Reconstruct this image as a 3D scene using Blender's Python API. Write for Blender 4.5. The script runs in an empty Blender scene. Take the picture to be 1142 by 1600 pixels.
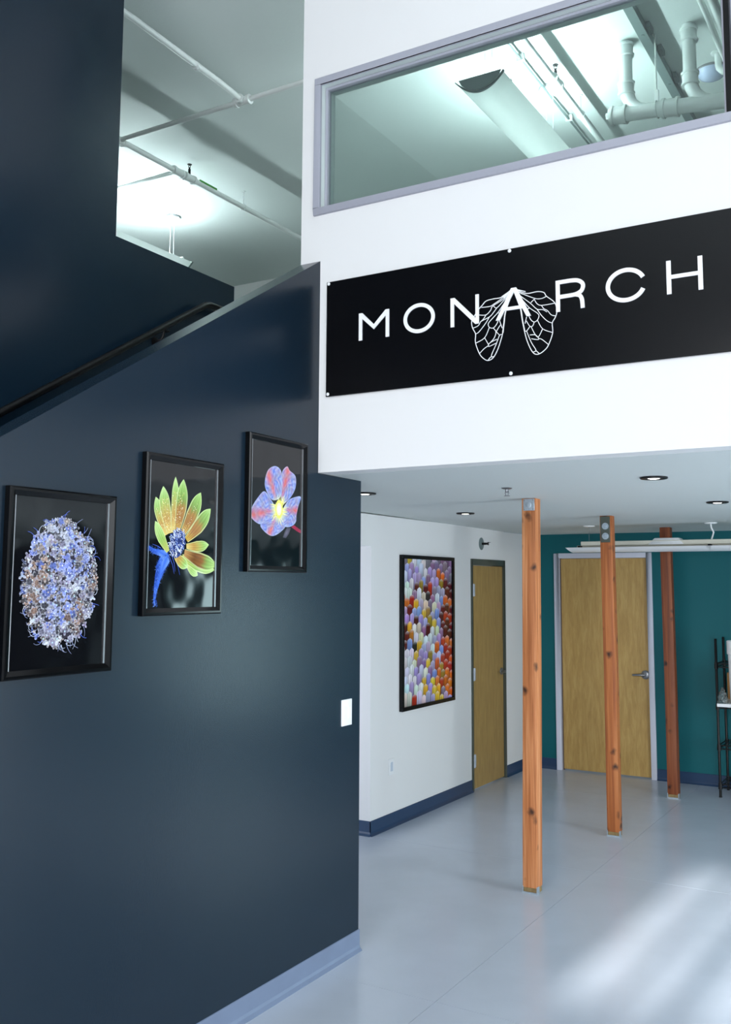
import bpy, bmesh, math, random
from mathutils import Vector, Matrix
R = math.radians
random.seed(11)
sc = bpy.context.scene
col = sc.collection

# ------------------------------------------------------------------ camera
cd = bpy.data.cameras.new('camera')
cd.sensor_fit = 'VERTICAL'; cd.sensor_height = 24.0; cd.sensor_width = 24.0
cd.lens = 1502.84 / 1600 * 24.0
cd.shift_x = 0.0; cd.shift_y = -(800 - 746.66) / 1600
cd.clip_start = 0.05
cam = bpy.data.objects.new('camera', cd); col.objects.link(cam)
yaw, pit, rol = -0.53974519, 0.10910567, 0.005419
f = Vector((math.sin(yaw)*math.cos(pit), math.cos(yaw)*math.cos(pit), math.sin(pit)))
r = Vector((math.cos(yaw), -math.sin(yaw), 0)); u = r.cross(f)
r2 = math.cos(rol)*r + math.sin(rol)*u; u2 = -math.sin(rol)*r + math.cos(rol)*u
m = Matrix((r2, u2, -f)).transposed().to_4x4(); m.translation = (0, 0, 1.95)
cam.matrix_world = m
sc.camera = cam

# ------------------------------------------------------------------ sky, sun, daylight through the windows, exposure
w = bpy.data.worlds.new('sky'); sc.world = w; w.use_nodes = True
bg = w.node_tree.nodes['Background']; bg.inputs[0].default_value = (0.62, 0.80, 1.0, 1); bg.inputs[1].default_value = 0.9

def area(name, loc, target, sx, sy, power, colr):
    l = bpy.data.lights.new(name, 'AREA'); l.shape = 'RECTANGLE'; l.size = sx; l.size_y = sy
    l.energy = power; l.color = colr
    o = bpy.data.objects.new(name, l); col.objects.link(o); o.location = loc
    o.rotation_euler = (Vector(target) - Vector(loc)).to_track_quat('-Z', 'Y').to_euler()
    return o
area('daylight_storefront', (-0.8, -4.15, 1.6), (-0.8, 0, 1.6), 3.4, 2.7, 250, (0.97, 0.98, 1.0))
area('daylight_clerestory', (-0.25, -4.15, 3.76), (-0.25, 0, 3.6), 4.0, 0.85, 165, (0.98, 0.98, 1.0))
area('daylight_side_high', (3.75, -1.4, 3.4), (0, -0.8, 3.4), 4.0, 2.6, 150, (0.93, 0.97, 1.0))
area('daylight_side_low', (3.75, 5.2, 1.3), (0, 5.2, 1.2), 1.6, 2.0, 205, (0.88, 0.96, 1.0))
area('daylight_end_door', (2.65, 10.2, 1.22), (2.65, 0, 1.22), 1.3, 1.9, 55, (0.68, 0.96, 1.0))
area('daylight_side_room', (-4.85, 4.70, 1.3), (-4.6, 8, 1.3), 1.2, 1.9, 22, (0.82, 0.88, 1.0))
sl = bpy.data.lights.new('sun', 'SUN'); sl.energy = 6.8; sl.angle = R(1.3); sl.color = (1.0, 0.98, 0.94)
so = bpy.data.objects.new('sun', sl); col.objects.link(so)
so.rotation_euler = Vector((0.047, 1.0, -0.372)).to_track_quat('-Z', 'Y').to_euler()

sc.view_settings.view_transform = 'Standard'; sc.view_settings.look = 'None'
sc.view_settings.exposure = 0.0; sc.view_settings.gamma = 1.0; sc.view_settings.use_curve_mapping = False
sc.display_settings.display_device = 'sRGB'

# ------------------------------------------------------------------ helpers
def S(r_, g_, b_):
    return tuple(((c/255)/12.92 if c/255 <= 0.04045 else ((c/255+0.055)/1.055)**2.4) for c in (r_, g_, b_))

class MB:
    def __init__(s): s.v = []; s.f = []; s.c = []
    def add(s, vs, fs, cs=None):
        o = len(s.v); s.v += [tuple(p) for p in vs]; s.f += [tuple(i+o for i in q) for q in fs]
        if cs is not None: s.c += list(cs)
        return s
    def box(s, x0, x1, y0, y1, z0, z1):
        return s.add([(x0,y0,z0),(x1,y0,z0),(x1,y1,z0),(x0,y1,z0),(x0,y0,z1),(x1,y0,z1),(x1,y1,z1),(x0,y1,z1)],
                     [(0,3,2,1),(4,5,6,7),(0,1,5,4),(1,2,6,5),(2,3,7,6),(3,0,4,7)])
    def tube(s, path, rad, n=12, cap=True, closed=False):
        P = [Vector(p) for p in path]; N = len(P); rr = rad if isinstance(rad, (list, tuple)) else [rad]*N
        ref = None; vs = []; fs = []
        for i, p in enumerate(P):
            if closed: t = P[(i+1) % N] - P[i-1]
            else: t = P[min(i+1, N-1)] - P[max(i-1, 0)]
            t.normalize()
            if ref is None:
                ref = Vector((0,0,1)) if abs(t.z) < 0.9 else Vector((1,0,0))
            a = (ref - t*ref.dot(t)).normalized(); b = t.cross(a); ref = a
            vs += [p + a*math.cos(2*math.pi*k/n)*rr[i] + b*math.sin(2*math.pi*k/n)*rr[i] for k in range(n)]
        for i in range(N if closed else N-1):
            j = (i+1) % N
            fs += [(i*n+k, i*n+(k+1) % n, j*n+(k+1) % n, j*n+k) for k in range(n)]
        if cap and not closed:
            fs += [tuple(range(n-1, -1, -1)), tuple((N-1)*n+k for k in range(n))]
        return s.add(vs, fs)
    def lathe(s, prof, c, axis='z', n=24):
        vs = []; fs = []
        for q, h in prof:
            for k in range(n):
                a = 2*math.pi*k/n; x, y = q*math.cos(a), q*math.sin(a)
                vs.append({'z': (c[0]+x, c[1]+y, c[2]+h), 'x': (c[0]+h, c[1]+x, c[2]+y), 'y': (c[0]+y, c[1]+h, c[2]+x)}[axis])
        for i in range(len(prof)-1):
            fs += [(i*n+k, i*n+(k+1) % n, (i+1)*n+(k+1) % n, (i+1)*n+k) for k in range(n)]
        if prof[0][0] > 0: fs.append(tuple(range(n-1, -1, -1)))
        if prof[-1][0] > 0: fs.append(tuple((len(prof)-1)*n+k for k in range(n)))
        return s.add(vs, fs)
    def prism(s, poly, a0, a1, plane='yz'):
        mk = {'yz': lambda p, a: (a, p[0], p[1]), 'xz': lambda p, a: (p[0], a, p[1]), 'xy': lambda p, a: (p[0], p[1], a)}[plane]
        n = len(poly)
        return s.add([mk(p, a0) for p in poly] + [mk(p, a1) for p in poly],
                     [tuple(range(n)), tuple(range(2*n-1, n-1, -1))] + [(i, i+n, (i+1) % n+n, (i+1) % n) for i in range(n)])
    def build(s, name, mat, parent=None, bevel=0, seg=2, smooth=False, label=None, cat=None, group=None, kind=None):
        vs = [Vector(v) for v in s.v]
        if parent is None:
            lo = Vector((min(v.x for v in vs), min(v.y for v in vs), min(v.z for v in vs)))
            hi = Vector((max(v.x for v in vs), max(v.y for v in vs), max(v.z for v in vs)))
            off = Vector(((lo.x+hi.x)/2, (lo.y+hi.y)/2, lo.z))
        else: off = wloc(parent)
        me = bpy.data.meshes.new(name); bm = bmesh.new()
        bv = [bm.verts.new(v - off) for v in vs]
        lay = bm.loops.layers.float_color.new('Col') if s.c else None
        for i, q in enumerate(s.f):
            if len(set(q)) < 3: continue
            try: fc = bm.faces.new([bv[k] for k in q])
            except ValueError: continue
            if lay:
                for lp, k in zip(fc.loops, q): lp[lay] = (*s.c[k], 1)
        if not lay:
            bmesh.ops.remove_doubles(bm, verts=bm.verts, dist=1e-6)
            big = [q for q in bm.faces if len(q.verts) > 4]
            bmesh.ops.recalc_face_normals(bm, faces=bm.faces)
            if big and not bevel: bmesh.ops.triangulate(bm, faces=big)
        if bevel:
            es = [e for e in bm.edges if len(e.link_faces) == 2 and e.calc_face_angle(0) > R(30)]
            bmesh.ops.bevel(bm, geom=es, offset=bevel, segments=seg, profile=0.6, affect='EDGES', clamp_overlap=True)
        bm.to_mesh(me); bm.free()
        if smooth or bevel:
            me.polygons.foreach_set('use_smooth', [True]*len(me.polygons)); me.set_sharp_from_angle(angle=R(38))
        me.materials.append(mat)
        o = bpy.data.objects.new(name, me); col.objects.link(o)
        if parent is None: o.location = off
        else: o.parent = parent
        return tag(o, label, cat, group, kind)

def wloc(o):
    v = Vector((0,0,0))
    while o: v += o.location; o = o.parent
    return v
def tag(o, label=None, cat=None, group=None, kind=None):
    if label: o['label'] = label
    if cat: o['category'] = cat
    if group: o['group'] = group
    if kind: o['kind'] = kind
    return o
def thing(name, loc, label, cat, group=None):
    o = bpy.data.objects.new(name, None); col.objects.link(o); o.location = loc; o.empty_display_size = 0.05
    return tag(o, label, cat, group)
def struct(name, loc):
    o = bpy.data.objects.new(name, None); col.objects.link(o); o.location = loc; o.empty_display_size = 0.05
    return tag(o, kind='structure')
def box(*a): return MB().box(*a)
def copy_tree(o, parent=None):
    c = o.copy(); col.objects.link(c); c.parent = parent
    for ch in list(o.children): copy_tree(ch, c)
    return c

# ------------------------------------------------------------------ materials
def mat(name, rgb, rough=0.5, metal=0.0, spec=0.5, bump=0.0, bscale=200.0, var=0.0, vscale=3.0, emit=None, estr=0.0, coat=0.0):
    mt = bpy.data.materials.new(name); mt.use_nodes = True
    nt = mt.node_tree; b = nt.nodes['Principled BSDF']
    b.inputs['Base Color'].default_value = (*rgb, 1); b.inputs['Roughness'].default_value = rough
    b.inputs['Metallic'].default_value = metal; b.inputs['Specular IOR Level'].default_value = spec
    if coat: b.inputs['Coat Weight'].default_value = coat; b.inputs['Coat Roughness'].default_value = 0.06
    if emit: b.inputs['Emission Color'].default_value = (*emit, 1); b.inputs['Emission Strength'].default_value = estr
    if bump or var:
        tc = nt.nodes.new('ShaderNodeTexCoord')
    if bump:
        n = nt.nodes.new('ShaderNodeTexNoise'); n.inputs['Scale'].default_value = bscale; n.inputs['Detail'].default_value = 4
        bp = nt.nodes.new('ShaderNodeBump'); bp.inputs['Strength'].default_value = bump; bp.inputs['Distance'].default_value = 0.004
        nt.links.new(tc.outputs['Object'], n.inputs['Vector']); nt.links.new(n.outputs['Fac'], bp.inputs['Height'])
        nt.links.new(bp.outputs['Normal'], b.inputs['Normal'])
    if var:
        n2 = nt.nodes.new('ShaderNodeTexNoise'); n2.inputs['Scale'].default_value = vscale; n2.inputs['Detail'].default_value = 6
        hs = nt.nodes.new('ShaderNodeMixRGB'); hs.blend_type = 'MIX'
        hs.inputs[1].default_value = (*[c*(1-var) for c in rgb], 1); hs.inputs[2].default_value = (*[min(1, c*(1+var)) for c in rgb], 1)
        nt.links.new(tc.outputs['Object'], n2.inputs['Vector']); nt.links.new(n2.outputs['Fac'], hs.inputs[0])
        nt.links.new(hs.outputs[0], b.inputs['Base Color'])
    return mt

def wood(name, stops, stretch=(9, 9, 0.45), seed=0.0, rough=0.55, knots=0.0, fine=1.0, wave=4.0):
    mt = bpy.data.materials.new(name); mt.use_nodes = True
    nt = mt.node_tree; L = nt.links; b = nt.nodes['Principled BSDF']; b.inputs['Roughness'].default_value = rough
    tc = nt.nodes.new('ShaderNodeTexCoord'); mp = nt.nodes.new('ShaderNodeMapping')
    mp.inputs['Location'].default_value = (seed, seed*1.7, seed*0.6); mp.inputs['Scale'].default_value = stretch
    L.new(tc.outputs['Object'], mp.inputs['Vector'])
    n = nt.nodes.new('ShaderNodeTexNoise'); n.inputs['Scale'].default_value = wave; n.inputs['Detail'].default_value = 7; n.inputs['Distortion'].default_value = 0.6
    L.new(mp.outputs[0], n.inputs['Vector'])
    mp2 = nt.nodes.new('ShaderNodeMapping'); mp2.inputs['Scale'].default_value = (stretch[0]*6, stretch[1]*6, stretch[2]*4); L.new(tc.outputs['Object'], mp2.inputs['Vector'])
    n2 = nt.nodes.new('ShaderNodeTexNoise'); n2.inputs['Scale'].default_value = wave; n2.inputs['Detail'].default_value = 3; L.new(mp2.outputs[0], n2.inputs['Vector'])
    mx = nt.nodes.new('ShaderNodeMath'); mx.operation = 'MULTIPLY_ADD'; mx.inputs[1].default_value = 0.35*fine; L.new(n2.outputs['Fac'], mx.inputs[0])
    sb = nt.nodes.new('ShaderNodeMath'); sb.operation = 'SUBTRACT'; sb.inputs[1].default_value = 0.175*fine; L.new(n.outputs['Fac'], sb.inputs[0]); L.new(sb.outputs[0], mx.inputs[2])
    cr = nt.nodes.new('ShaderNodeValToRGB'); cr.color_ramp.elements[0].position = 0.3; cr.color_ramp.elements[1].position = 0.7
    cr.color_ramp.elements[0].color = (*stops[0], 1); cr.color_ramp.elements[1].color = (*stops[-1], 1)
    if len(stops) == 3:
        e = cr.color_ramp.elements.new(0.5); e.color = (*stops[1], 1)
    L.new(mx.outputs[0], cr.inputs[0]); out = cr.outputs[0]
    if knots:
        mp3 = nt.nodes.new('ShaderNodeMapping'); mp3.inputs['Location'].default_value = (seed*3, seed, seed*2.3); mp3.inputs['Scale'].default_value = (8.0, 8.0, 7.0)
        L.new(tc.outputs['Object'], mp3.inputs['Vector'])
        n3 = nt.nodes.new('ShaderNodeTexNoise'); n3.inputs['Scale'].default_value = 2.5; L.new(mp3.outputs[0], n3.inputs['Vector'])
        ad = nt.nodes.new('ShaderNodeMixRGB'); ad.blend_type = 'ADD'; ad.inputs[0].default_value = 0.35; L.new(mp3.outputs[0], ad.inputs[1]); L.new(n3.outputs['Color'], ad.inputs[2])
        vo = nt.nodes.new('ShaderNodeTexVoronoi'); vo.inputs['Scale'].default_value = 1.0; L.new(ad.outputs[0], vo.inputs['Vector'])
        kr = nt.nodes.new('ShaderNodeValToRGB'); kr.color_ramp.elements[0].position = 0.06; kr.color_ramp.elements[1].position = 0.06+knots
        kr.color_ramp.elements[0].color = (1,1,1,1); kr.color_ramp.elements[1].color = (0,0,0,1); L.new(vo.outputs['Distance'], kr.inputs[0])
        km = nt.nodes.new('ShaderNodeMixRGB'); km.inputs[2].default_value = (*[c*0.16 for c in stops[0]], 1)
        L.new(kr.outputs[0], km.inputs[0]); L.new(out, km.inputs[1]); out = km.outputs[0]
    L.new(out, b.inputs['Base Color'])
    bp = nt.nodes.new('ShaderNodeBump'); bp.inputs['Strength'].default_value = 0.15; bp.inputs['Distance'].default_value = 0.002
    L.new(mx.outputs[0], bp.inputs['Height']); L.new(bp.outputs['Normal'], b.inputs['Normal'])
    return mt

def printmat(name, rough=0.12, warp=0.0, wscale=4.0, spec=0.5):
    mt = bpy.data.materials.new(name); mt.use_nodes = True; nt = mt.node_tree; b = nt.nodes['Principled BSDF']
    a = nt.nodes.new('ShaderNodeVertexColor'); a.layer_name = 'Col'
    nt.links.new(a.outputs['Color'], b.inputs['Base Color']); b.inputs['Roughness'].default_value = rough; b.inputs['Specular IOR Level'].default_value = spec
    if warp:
        tc = nt.nodes.new('ShaderNodeTexCoord'); n = nt.nodes.new('ShaderNodeTexNoise'); n.inputs['Scale'].default_value = wscale; n.inputs['Detail'].default_value = 1
        bp = nt.nodes.new('ShaderNodeBump'); bp.inputs['Strength'].default_value = warp; bp.inputs['Distance'].default_value = 0.02
        nt.links.new(tc.outputs['Object'], n.inputs['Vector']); nt.links.new(n.outputs['Fac'], bp.inputs['Height']); nt.links.new(bp.outputs['Normal'], b.inputs['Normal'])
    return mt

M = {}
M['navy'] = mat('navy_wall_paint', S(15, 33, 47), 0.25, spec=0.38, bump=0.05, bscale=260)
M['white'] = mat('white_wall_paint', S(233, 233, 233), 0.55, bump=0.04, bscale=240)
M['soffit'] = mat('soffit_paint', S(212, 218, 216), 0.6, bump=0.04, bscale=220)
M['teal'] = mat('teal_wall_paint', S(0, 92, 99), 0.5, spec=0.3, bump=0.05, bscale=240)
M['ceil'] = mat('ceiling_paint', S(214, 222, 220), 0.65, bump=0.25, bscale=35, var=0.03, vscale=1.2)
M['floor'] = mat('painted_concrete', S(190, 198, 211), 0.24, bump=0.03, bscale=90, var=0.10, vscale=2.6)
M['subfloor'] = mat('slab_joint', S(120, 132, 142), 0.7)
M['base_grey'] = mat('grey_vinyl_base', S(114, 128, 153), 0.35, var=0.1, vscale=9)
M['base_navy'] = mat('navy_vinyl_base', S(36, 62, 94), 0.3, var=0.1, vscale=6)
M['alu'] = mat('grey_aluminium', S(166, 168, 180), 0.4)
M['black'] = mat('black_satin', S(5, 6, 8), 0.25, spec=0.3)
M['black_metal'] = mat('black_powder_coat', S(4, 4, 6), 0.36, spec=0.3)
M['framegloss'] = mat('black_gloss_frame', S(4, 5, 7), 0.14, spec=0.25)
M['lining'] = mat('pale_window_lining', S(216, 226, 224), 0.45)
M['hinge'] = mat('satin_hinge', S(188, 194, 204), 0.35, metal=0.25)
M['signblack'] = mat('black_sign_panel', S(4, 4, 7), 0.2, spec=0.35, bump=0.02, bscale=40)
M['letter'] = mat('white_lettering', S(246, 246, 248), 0.5)
M['steel'] = mat('brushed_steel', S(150, 152, 156), 0.28, metal=0.9)
M['galv'] = mat('galvanised_plate', S(176, 188, 198), 0.42, metal=0.6, var=0.25, vscale=60)
M['plastic'] = mat('white_plastic', S(238, 240, 242), 0.35)
M['pipe'] = mat('white_painted_pipe', S(224, 230, 228), 0.42)
M['greypaint'] = mat('grey_painted_steel', S(112, 126, 126), 0.45)
M['doorframe_dark'] = mat('dark_grey_door_frame', S(74, 80, 72), 0.4)
M['doorframe_white'] = mat('pale_door_frame', S(212, 214, 228), 0.4)
M['stop'] = mat('brown_door_seal', S(112, 96, 84), 0.6)
M['birch'] = wood('birch_veneer', (S(176, 140, 78), S(188, 152, 88), S(198, 164, 100)), (5, 5, 0.6), 3.1, 0.4, fine=1.6, wave=6)
M['birch_dark'] = wood('birch_veneer_dark', (S(150, 120, 68), S(160, 130, 76), S(170, 141, 86)), (5, 5, 0.6), 7.7, 0.4, fine=1.6, wave=6)
M['fir_light'] = wood('orange_fir', (S(158, 88, 42), S(196, 122, 70), S(222, 160, 112)), (13, 13, 0.35), 1.3, 0.55, knots=0.20, wave=2.6)
M['fir_mid'] = wood('red_fir', (S(132, 68, 28), S(166, 92, 42), S(190, 118, 64)), (13, 13, 0.35), 4.9, 0.5, knots=0.20, wave=2.6)
M['fir_dark'] = wood('dark_fir', (S(92, 42, 18), S(124, 62, 28), S(144, 80, 40)), (13, 13, 0.35), 8.4, 0.5, knots=0.16, wave=2.6)
M['fir_end'] = wood('weathered_fir', (S(120, 96, 60), S(150, 128, 84)), (8, 8, 2), 2.0, 0.7)
M['lens'] = mat('downlight_lens', (0.9, 0.9, 0.9), 0.4, emit=(1.0, 0.97, 0.9), estr=4.0)
M['lamp'] = mat('fluorescent_tube', (0.9, 0.9, 0.9), 0.4, emit=(0.82, 0.98, 1.0), estr=270.0)
M['bowl'] = mat('bluish_glass_bowl', S(188, 200, 226), 0.25)
M['cream'] = mat('cream_enamel', S(206, 204, 190), 0.4)
M['green'] = mat('green_tape', S(70, 150, 60), 0.5)
M['card'] = mat('brown_cardboard', S(150, 108, 62), 0.8)
def thin(name, trans_rgb, tfac, rough=0.05):
    mt = bpy.data.materials.new(name); mt.use_nodes = True; nt = mt.node_tree; nt.nodes.clear()
    o = nt.nodes.new('ShaderNodeOutputMaterial'); t = nt.nodes.new('ShaderNodeBsdfTransparent'); g = nt.nodes.new('ShaderNodeBsdfGlossy')
    t.inputs[0].default_value = (*trans_rgb, 1); g.inputs['Roughness'].default_value = rough
    fr = nt.nodes.new('ShaderNodeFresnel'); fr.inputs[0].default_value = 1.45
    mu = nt.nodes.new('ShaderNodeMath'); mu.operation = 'ADD'; mu.inputs[1].default_value = tfac; nt.links.new(fr.outputs[0], mu.inputs[0])
    mx = nt.nodes.new('ShaderNodeMixShader'); nt.links.new(mu.outputs[0], mx.inputs[0]); nt.links.new(t.outputs[0], mx.inputs[1]); nt.links.new(g.outputs[0], mx.inputs[2])
    nt.links.new(mx.outputs[0], o.inputs[0]); return mt
M['glass'] = thin('window_glass', (0.93, 0.985, 0.97), 0.0, 0.01)
M['polybag'] = thin('clear_plastic_film', (0.80, 0.86, 0.86), 0.12, 0.18)
def perforated(name):
    mt = bpy.data.materials.new(name); mt.use_nodes = True; nt = mt.node_tree; nt.nodes.clear()
    o = nt.nodes.new('ShaderNodeOutputMaterial'); d = nt.nodes.new('ShaderNodeBsdfDiffuse'); t = nt.nodes.new('ShaderNodeBsdfTranslucent')
    d.inputs[0].default_value = (*S(226, 234, 232), 1); t.inputs[0].default_value = (0.96, 0.97, 0.96, 1)
    tc = nt.nodes.new('ShaderNodeTexCoord'); wv = nt.nodes.new('ShaderNodeTexWave'); wv.bands_direction = 'Y'; wv.inputs['Scale'].default_value = 22
    nt.links.new(tc.outputs['Object'], wv.inputs['Vector'])
    mr = nt.nodes.new('ShaderNodeMapRange'); mr.inputs[3].default_value = 0.42; mr.inputs[4].default_value = 0.56; nt.links.new(wv.outputs['Fac'], mr.inputs[0])
    mx = nt.nodes.new('ShaderNodeMixShader'); nt.links.new(mr.outputs[0], mx.inputs[0])
    nt.links.new(d.outputs[0], mx.inputs[1]); nt.links.new(t.outputs[0], mx.inputs[2]); nt.links.new(mx.outputs[0], o.inputs[0]); return mt
M['perf'] = perforated('perforated_white_metal')
M['print'] = printmat('glossy_photo_print', 0.07, 0.25, 5.0)
M['art'] = printmat('satin_art_print', 0.3, spec=0.4)

# ------------------------------------------------------------------ the setting
CZ = 5.76            # upper ceiling
def soff(y): return 2.525 - (y - 4.173) * 0.0065
fl = MB().box(-10, 3.75, -4.2, 10.3, -0.12, -0.004).build('floor', M['subfloor'], kind='structure')
xs = [-6.95, -4.55, -2.15, 0.25, 2.65, 3.7]; ys = [-4.1, -2.95, -0.55, 1.85, 4.25, 6.65, 9.05, 10.2]
for i in range(len(xs)-1):
    for j in range(len(ys)-1):
        box(xs[i]+.0012, xs[i+1]-.0012, ys[j]+.0012, ys[j+1]-.0012, -0.004, 0).build('floor_slab', M['floor'], fl)
box(-10, 3.75, -4.13, 10.2, CZ, CZ+.12).build('ceiling', M['ceil'], kind='structure')
# mezzanine: upper floor and the soffit below it (stairwell left open)
mz = MB()
def slab(x0, x1, y0, y1):
    mz.add([(x0,y0,soff(y0)),(x1,y0,soff(y0)),(x1,y1,soff(y1)),(x0,y1,soff(y1)),(x0,y0,2.76),(x1,y0,2.76),(x1,y1,2.76),(x0,y1,2.76)],
           [(0,3,2,1),(4,5,6,7),(0,1,5,4),(1,2,6,5),(2,3,7,6),(3,0,4,7)])
slab(-2.917, 3.6, 4.298, 10.1); slab(-3.92, -2.917, 4.80, 10.1); slab(-10, -4.05, -4.1, 10.1)
mz.build('ceiling_mezzanine', M['soffit'], kind='structure')

# white wall with the clerestory window opening
WX0, WX1, WZ0, WZ1 = -2.832, 1.45, 3.925, 4.706
MB().box(-2.917, WX0, 4.173, 4.298, 2.525, CZ).box(WX0, WX1, 4.173, 4.298, 2.525, WZ0).box(WX0, WX1, 4.173, 4.298, WZ1, CZ)\
    .box(WX1, 3.6, 4.173, 4.298, 2.525, CZ).build('wall_front', M['white'], kind='structure')
# dark stair walls
def slope(y): return 2.448 + (y - 2.185) * 0.6145
MB().prism([(-1.0,0),(4.608,0),(4.608,2.521),(4.173,2.521),(4.173,slope(4.173)),(-0.17,slope(-0.17)),(-1.0,slope(-0.17))], -2.917, -2.79)\
    .build('wall_stair_near', M['navy'], kind='structure')
MB().prism([(-4.0,0),(5.0,0),(5.0,2.50),(4.846,2.50),(4.846,3.888),(3.783,3.895),(3.783,CZ),(-4.0,CZ)], -4.05, -3.92)\
    .build('wall_stair_far', M['navy'], kind='structure')
# stair flight between them
st = struct('stairs', (-3.42, -0.3, 0)); N = 16; rise = 2.75/N; run = 0.28
for k in range(N-1):
    y0 = 4.80 - (N-1-k)*run
    box(-3.92, -2.917, y0, y0+run, max(0, (k-1)*rise), (k+1)*rise).build('step', M['navy'], st)
# hallway wall on the left, with an open doorway and a door
HX = -3.92; T = 0.13; DH0, DH1, DHZ = 8.526, 9.360, 2.190
MB().box(HX-T, HX, 5.0, 5.70, 0, 2.50).box(HX-T, HX, 5.70, 6.64, 2.246, 2.50).box(HX-T, HX, 6.64, DH0, 0, 2.50)\
    .box(HX-T, HX, DH0, DH1, DHZ, 2.50).box(HX-T, HX, DH1, 10.03, 0, 2.487).build('wall_hall_left', M['white'], kind='structure')
MB().box(-5.7, -5.6, 4.6, 7.6, 0, 2.5).box(-5.6, -4.05, 4.55, 4.65, 0, 2.5).box(-5.6, -4.05, 7.5, 7.6, 0, 2.5).build('wall_side_room', M['white'], kind='structure')
# teal end wall with a door, glazed exit further right
TY = 10.03; DT0, DT1, DTZ = -3.620, -2.572, 2.280
MB().box(HX-T, DT0, TY, TY+.13, 0, 2.49).box(DT0, DT1, TY, TY+.13, DTZ, 2.49).box(DT1, 1.98, TY, TY+.13, 0, 2.49)\
    .box(1.98, 3.32, TY, TY+.13, 2.2, 2.49).box(1.98, 3.32, TY, TY+.13, 0, 0.25).box(3.32, 3.73, TY, TY+.13, 0, 2.49).build('wall_back', M['teal'], kind='structure')
box(-3.8, -2.4, TY+.5, TY+.55, 0, 2.5).build('wall_behind_door', M['white'], kind='structure')
# right wall with two window openings, rear wall with storefront and clerestory
RX = 3.6
MB().box(RX, RX+.13, -4.1, -3.4, 0, CZ).box(RX, RX+.13, -3.4, 0.6, 0, 2.1).box(RX, RX+.13, -3.4, 0.6, 4.7, CZ).box(RX, RX+.13, 0.6, 4.3, 0, CZ)\
    .box(RX, RX+.13, 4.3, 10.1, 2.5, CZ).build('wall_right', M['white'], kind='structure')
MB().box(RX, RX+.13, 4.3, 4.4, 0, 2.5).box(RX, RX+.13, 4.4, 6.0, 0, 0.25).box(RX, RX+.13, 4.4, 6.0, 2.3, 2.5).box(RX, RX+.13, 6.0, 10.1, 0, 2.5)\
    .build('wall_hall_right', M['navy'], kind='structure')
MB().box(-10, -2.5, -4.13, -4.0, 0, CZ).box(-2.5, 0.9, -4.13, -4.0, 0, 0.2).box(-2.5, 0.9, -4.13, -4.0, 2.95, 3.22).box(-2.5, -2.12, -4.13, -4.0, 3.22, CZ)\
    .box(-2.12, 1.8, -4.13, -4.0, 4.18, CZ).box(0.9, 1.8, -4.13, -4.0, 0, 3.22).box(1.8, RX+.13, -4.13, -4.0, 0, CZ).build('wall_rear', M['white'], kind='structure')
mu = MB()
for x in (-1.83, -1.60, -1.54, -0.4, 0.6): mu.box(x-.035, x+.035, -4.10, -4.03, 3.22, 4.18)
mu.build('trim_1', M['alu'], kind='structure')
box(-3.2, 1.4, -11.5, -4.2, 2.98, 3.1).build('sun_blocker', M['white'], kind='structure')   # unseen slab added outside to keep sun out of the storefront opening
# upper room walls
box(-10, RX, 9.5, 9.6, 2.76, CZ).build('wall_upper_back', M['white'], kind='structure')
box(-10, -9.9, -4.1, 9.5, 2.76, CZ).build('wall_upper_left', M['white'], kind='structure')

# baseboards: a cove profile run along each wall
def cove(h=0.10, t=0.006, toe=0.022):
    return [(0,0),(toe,0),(toe,0.004),(t+.004,0.016),(t,0.03),(t,h-.003),(t-.003,h),(0,h)]
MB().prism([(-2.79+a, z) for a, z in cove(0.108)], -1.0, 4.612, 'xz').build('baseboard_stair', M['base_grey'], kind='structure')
b_ = MB().prism([(HX+a, z) for a, z in cove(0.112)], 6.634, DH0-.002, 'xz').prism([(HX+a, z) for a, z in cove(0.112)], DH1+.002, TY, 'xz')
b_.prism([(6.64-a, z) for a, z in cove(0.112)], HX-T, HX+.006, 'yz')
b_.build('baseboard_left', M['base_navy'], kind='structure')
b_ = MB().prism([(TY-a, z) for a, z in cove(0.112)], HX, DT0-.002, 'yz').prism([(TY-a, z) for a, z in cove(0.112)], DT1+.002, 3.6, 'yz')
b_.build('baseboard_back', M['base_navy'], kind='structure')

# clerestory window: frame ring, stops, mullion, panes
wn = struct('window_1', ((WX0+WX1)/2, 4.23, WZ0))
def ring(mb, x0, x1, z0, z1, w_, y0, y1):
    mb.box(x0, x1, y0, y1, z0, z0+w_).box(x0, x1, y0, y1, z1-w_, z1).box(x0, x0+w_, y0, y1, z0+w_, z1-w_).box(x1-w_, x1, y0, y1, z0+w_, z1-w_); return mb
ring(MB(), WX0, WX1, WZ0, WZ1, 0.040, 4.158, 4.176).build('window_frame', M['alu'], wn, bevel=0.002, seg=1)
ring(MB(), WX0, WX1, WZ0, WZ1, 0.038, 4.177, 4.312).build('frame_lining', M['lining'], wn)
MX = -0.688
sp = MB()
for a0, a1 in ((WX0+.040, MX-.012), (MX+.012, WX1-.040)): ring(sp, a0, a1, WZ0+.040, WZ1-.040, 0.014, 4.212, 4.248)
sp.build('glazing_stop', M['alu'], wn)
box(MX-.012, MX+.012, 4.17, 4.295, WZ0+.04, WZ1-.04).build('mullion', M['black_metal'], wn, bevel=0.002, seg=1)
for a0, a1 in ((WX0+.05, MX-.020), (MX+.020, WX1-.05)):
    box(a0, a1, 4.227, 4.233, WZ0+.05, WZ1-.05).build('pane', M['glass'], wn)

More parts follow.
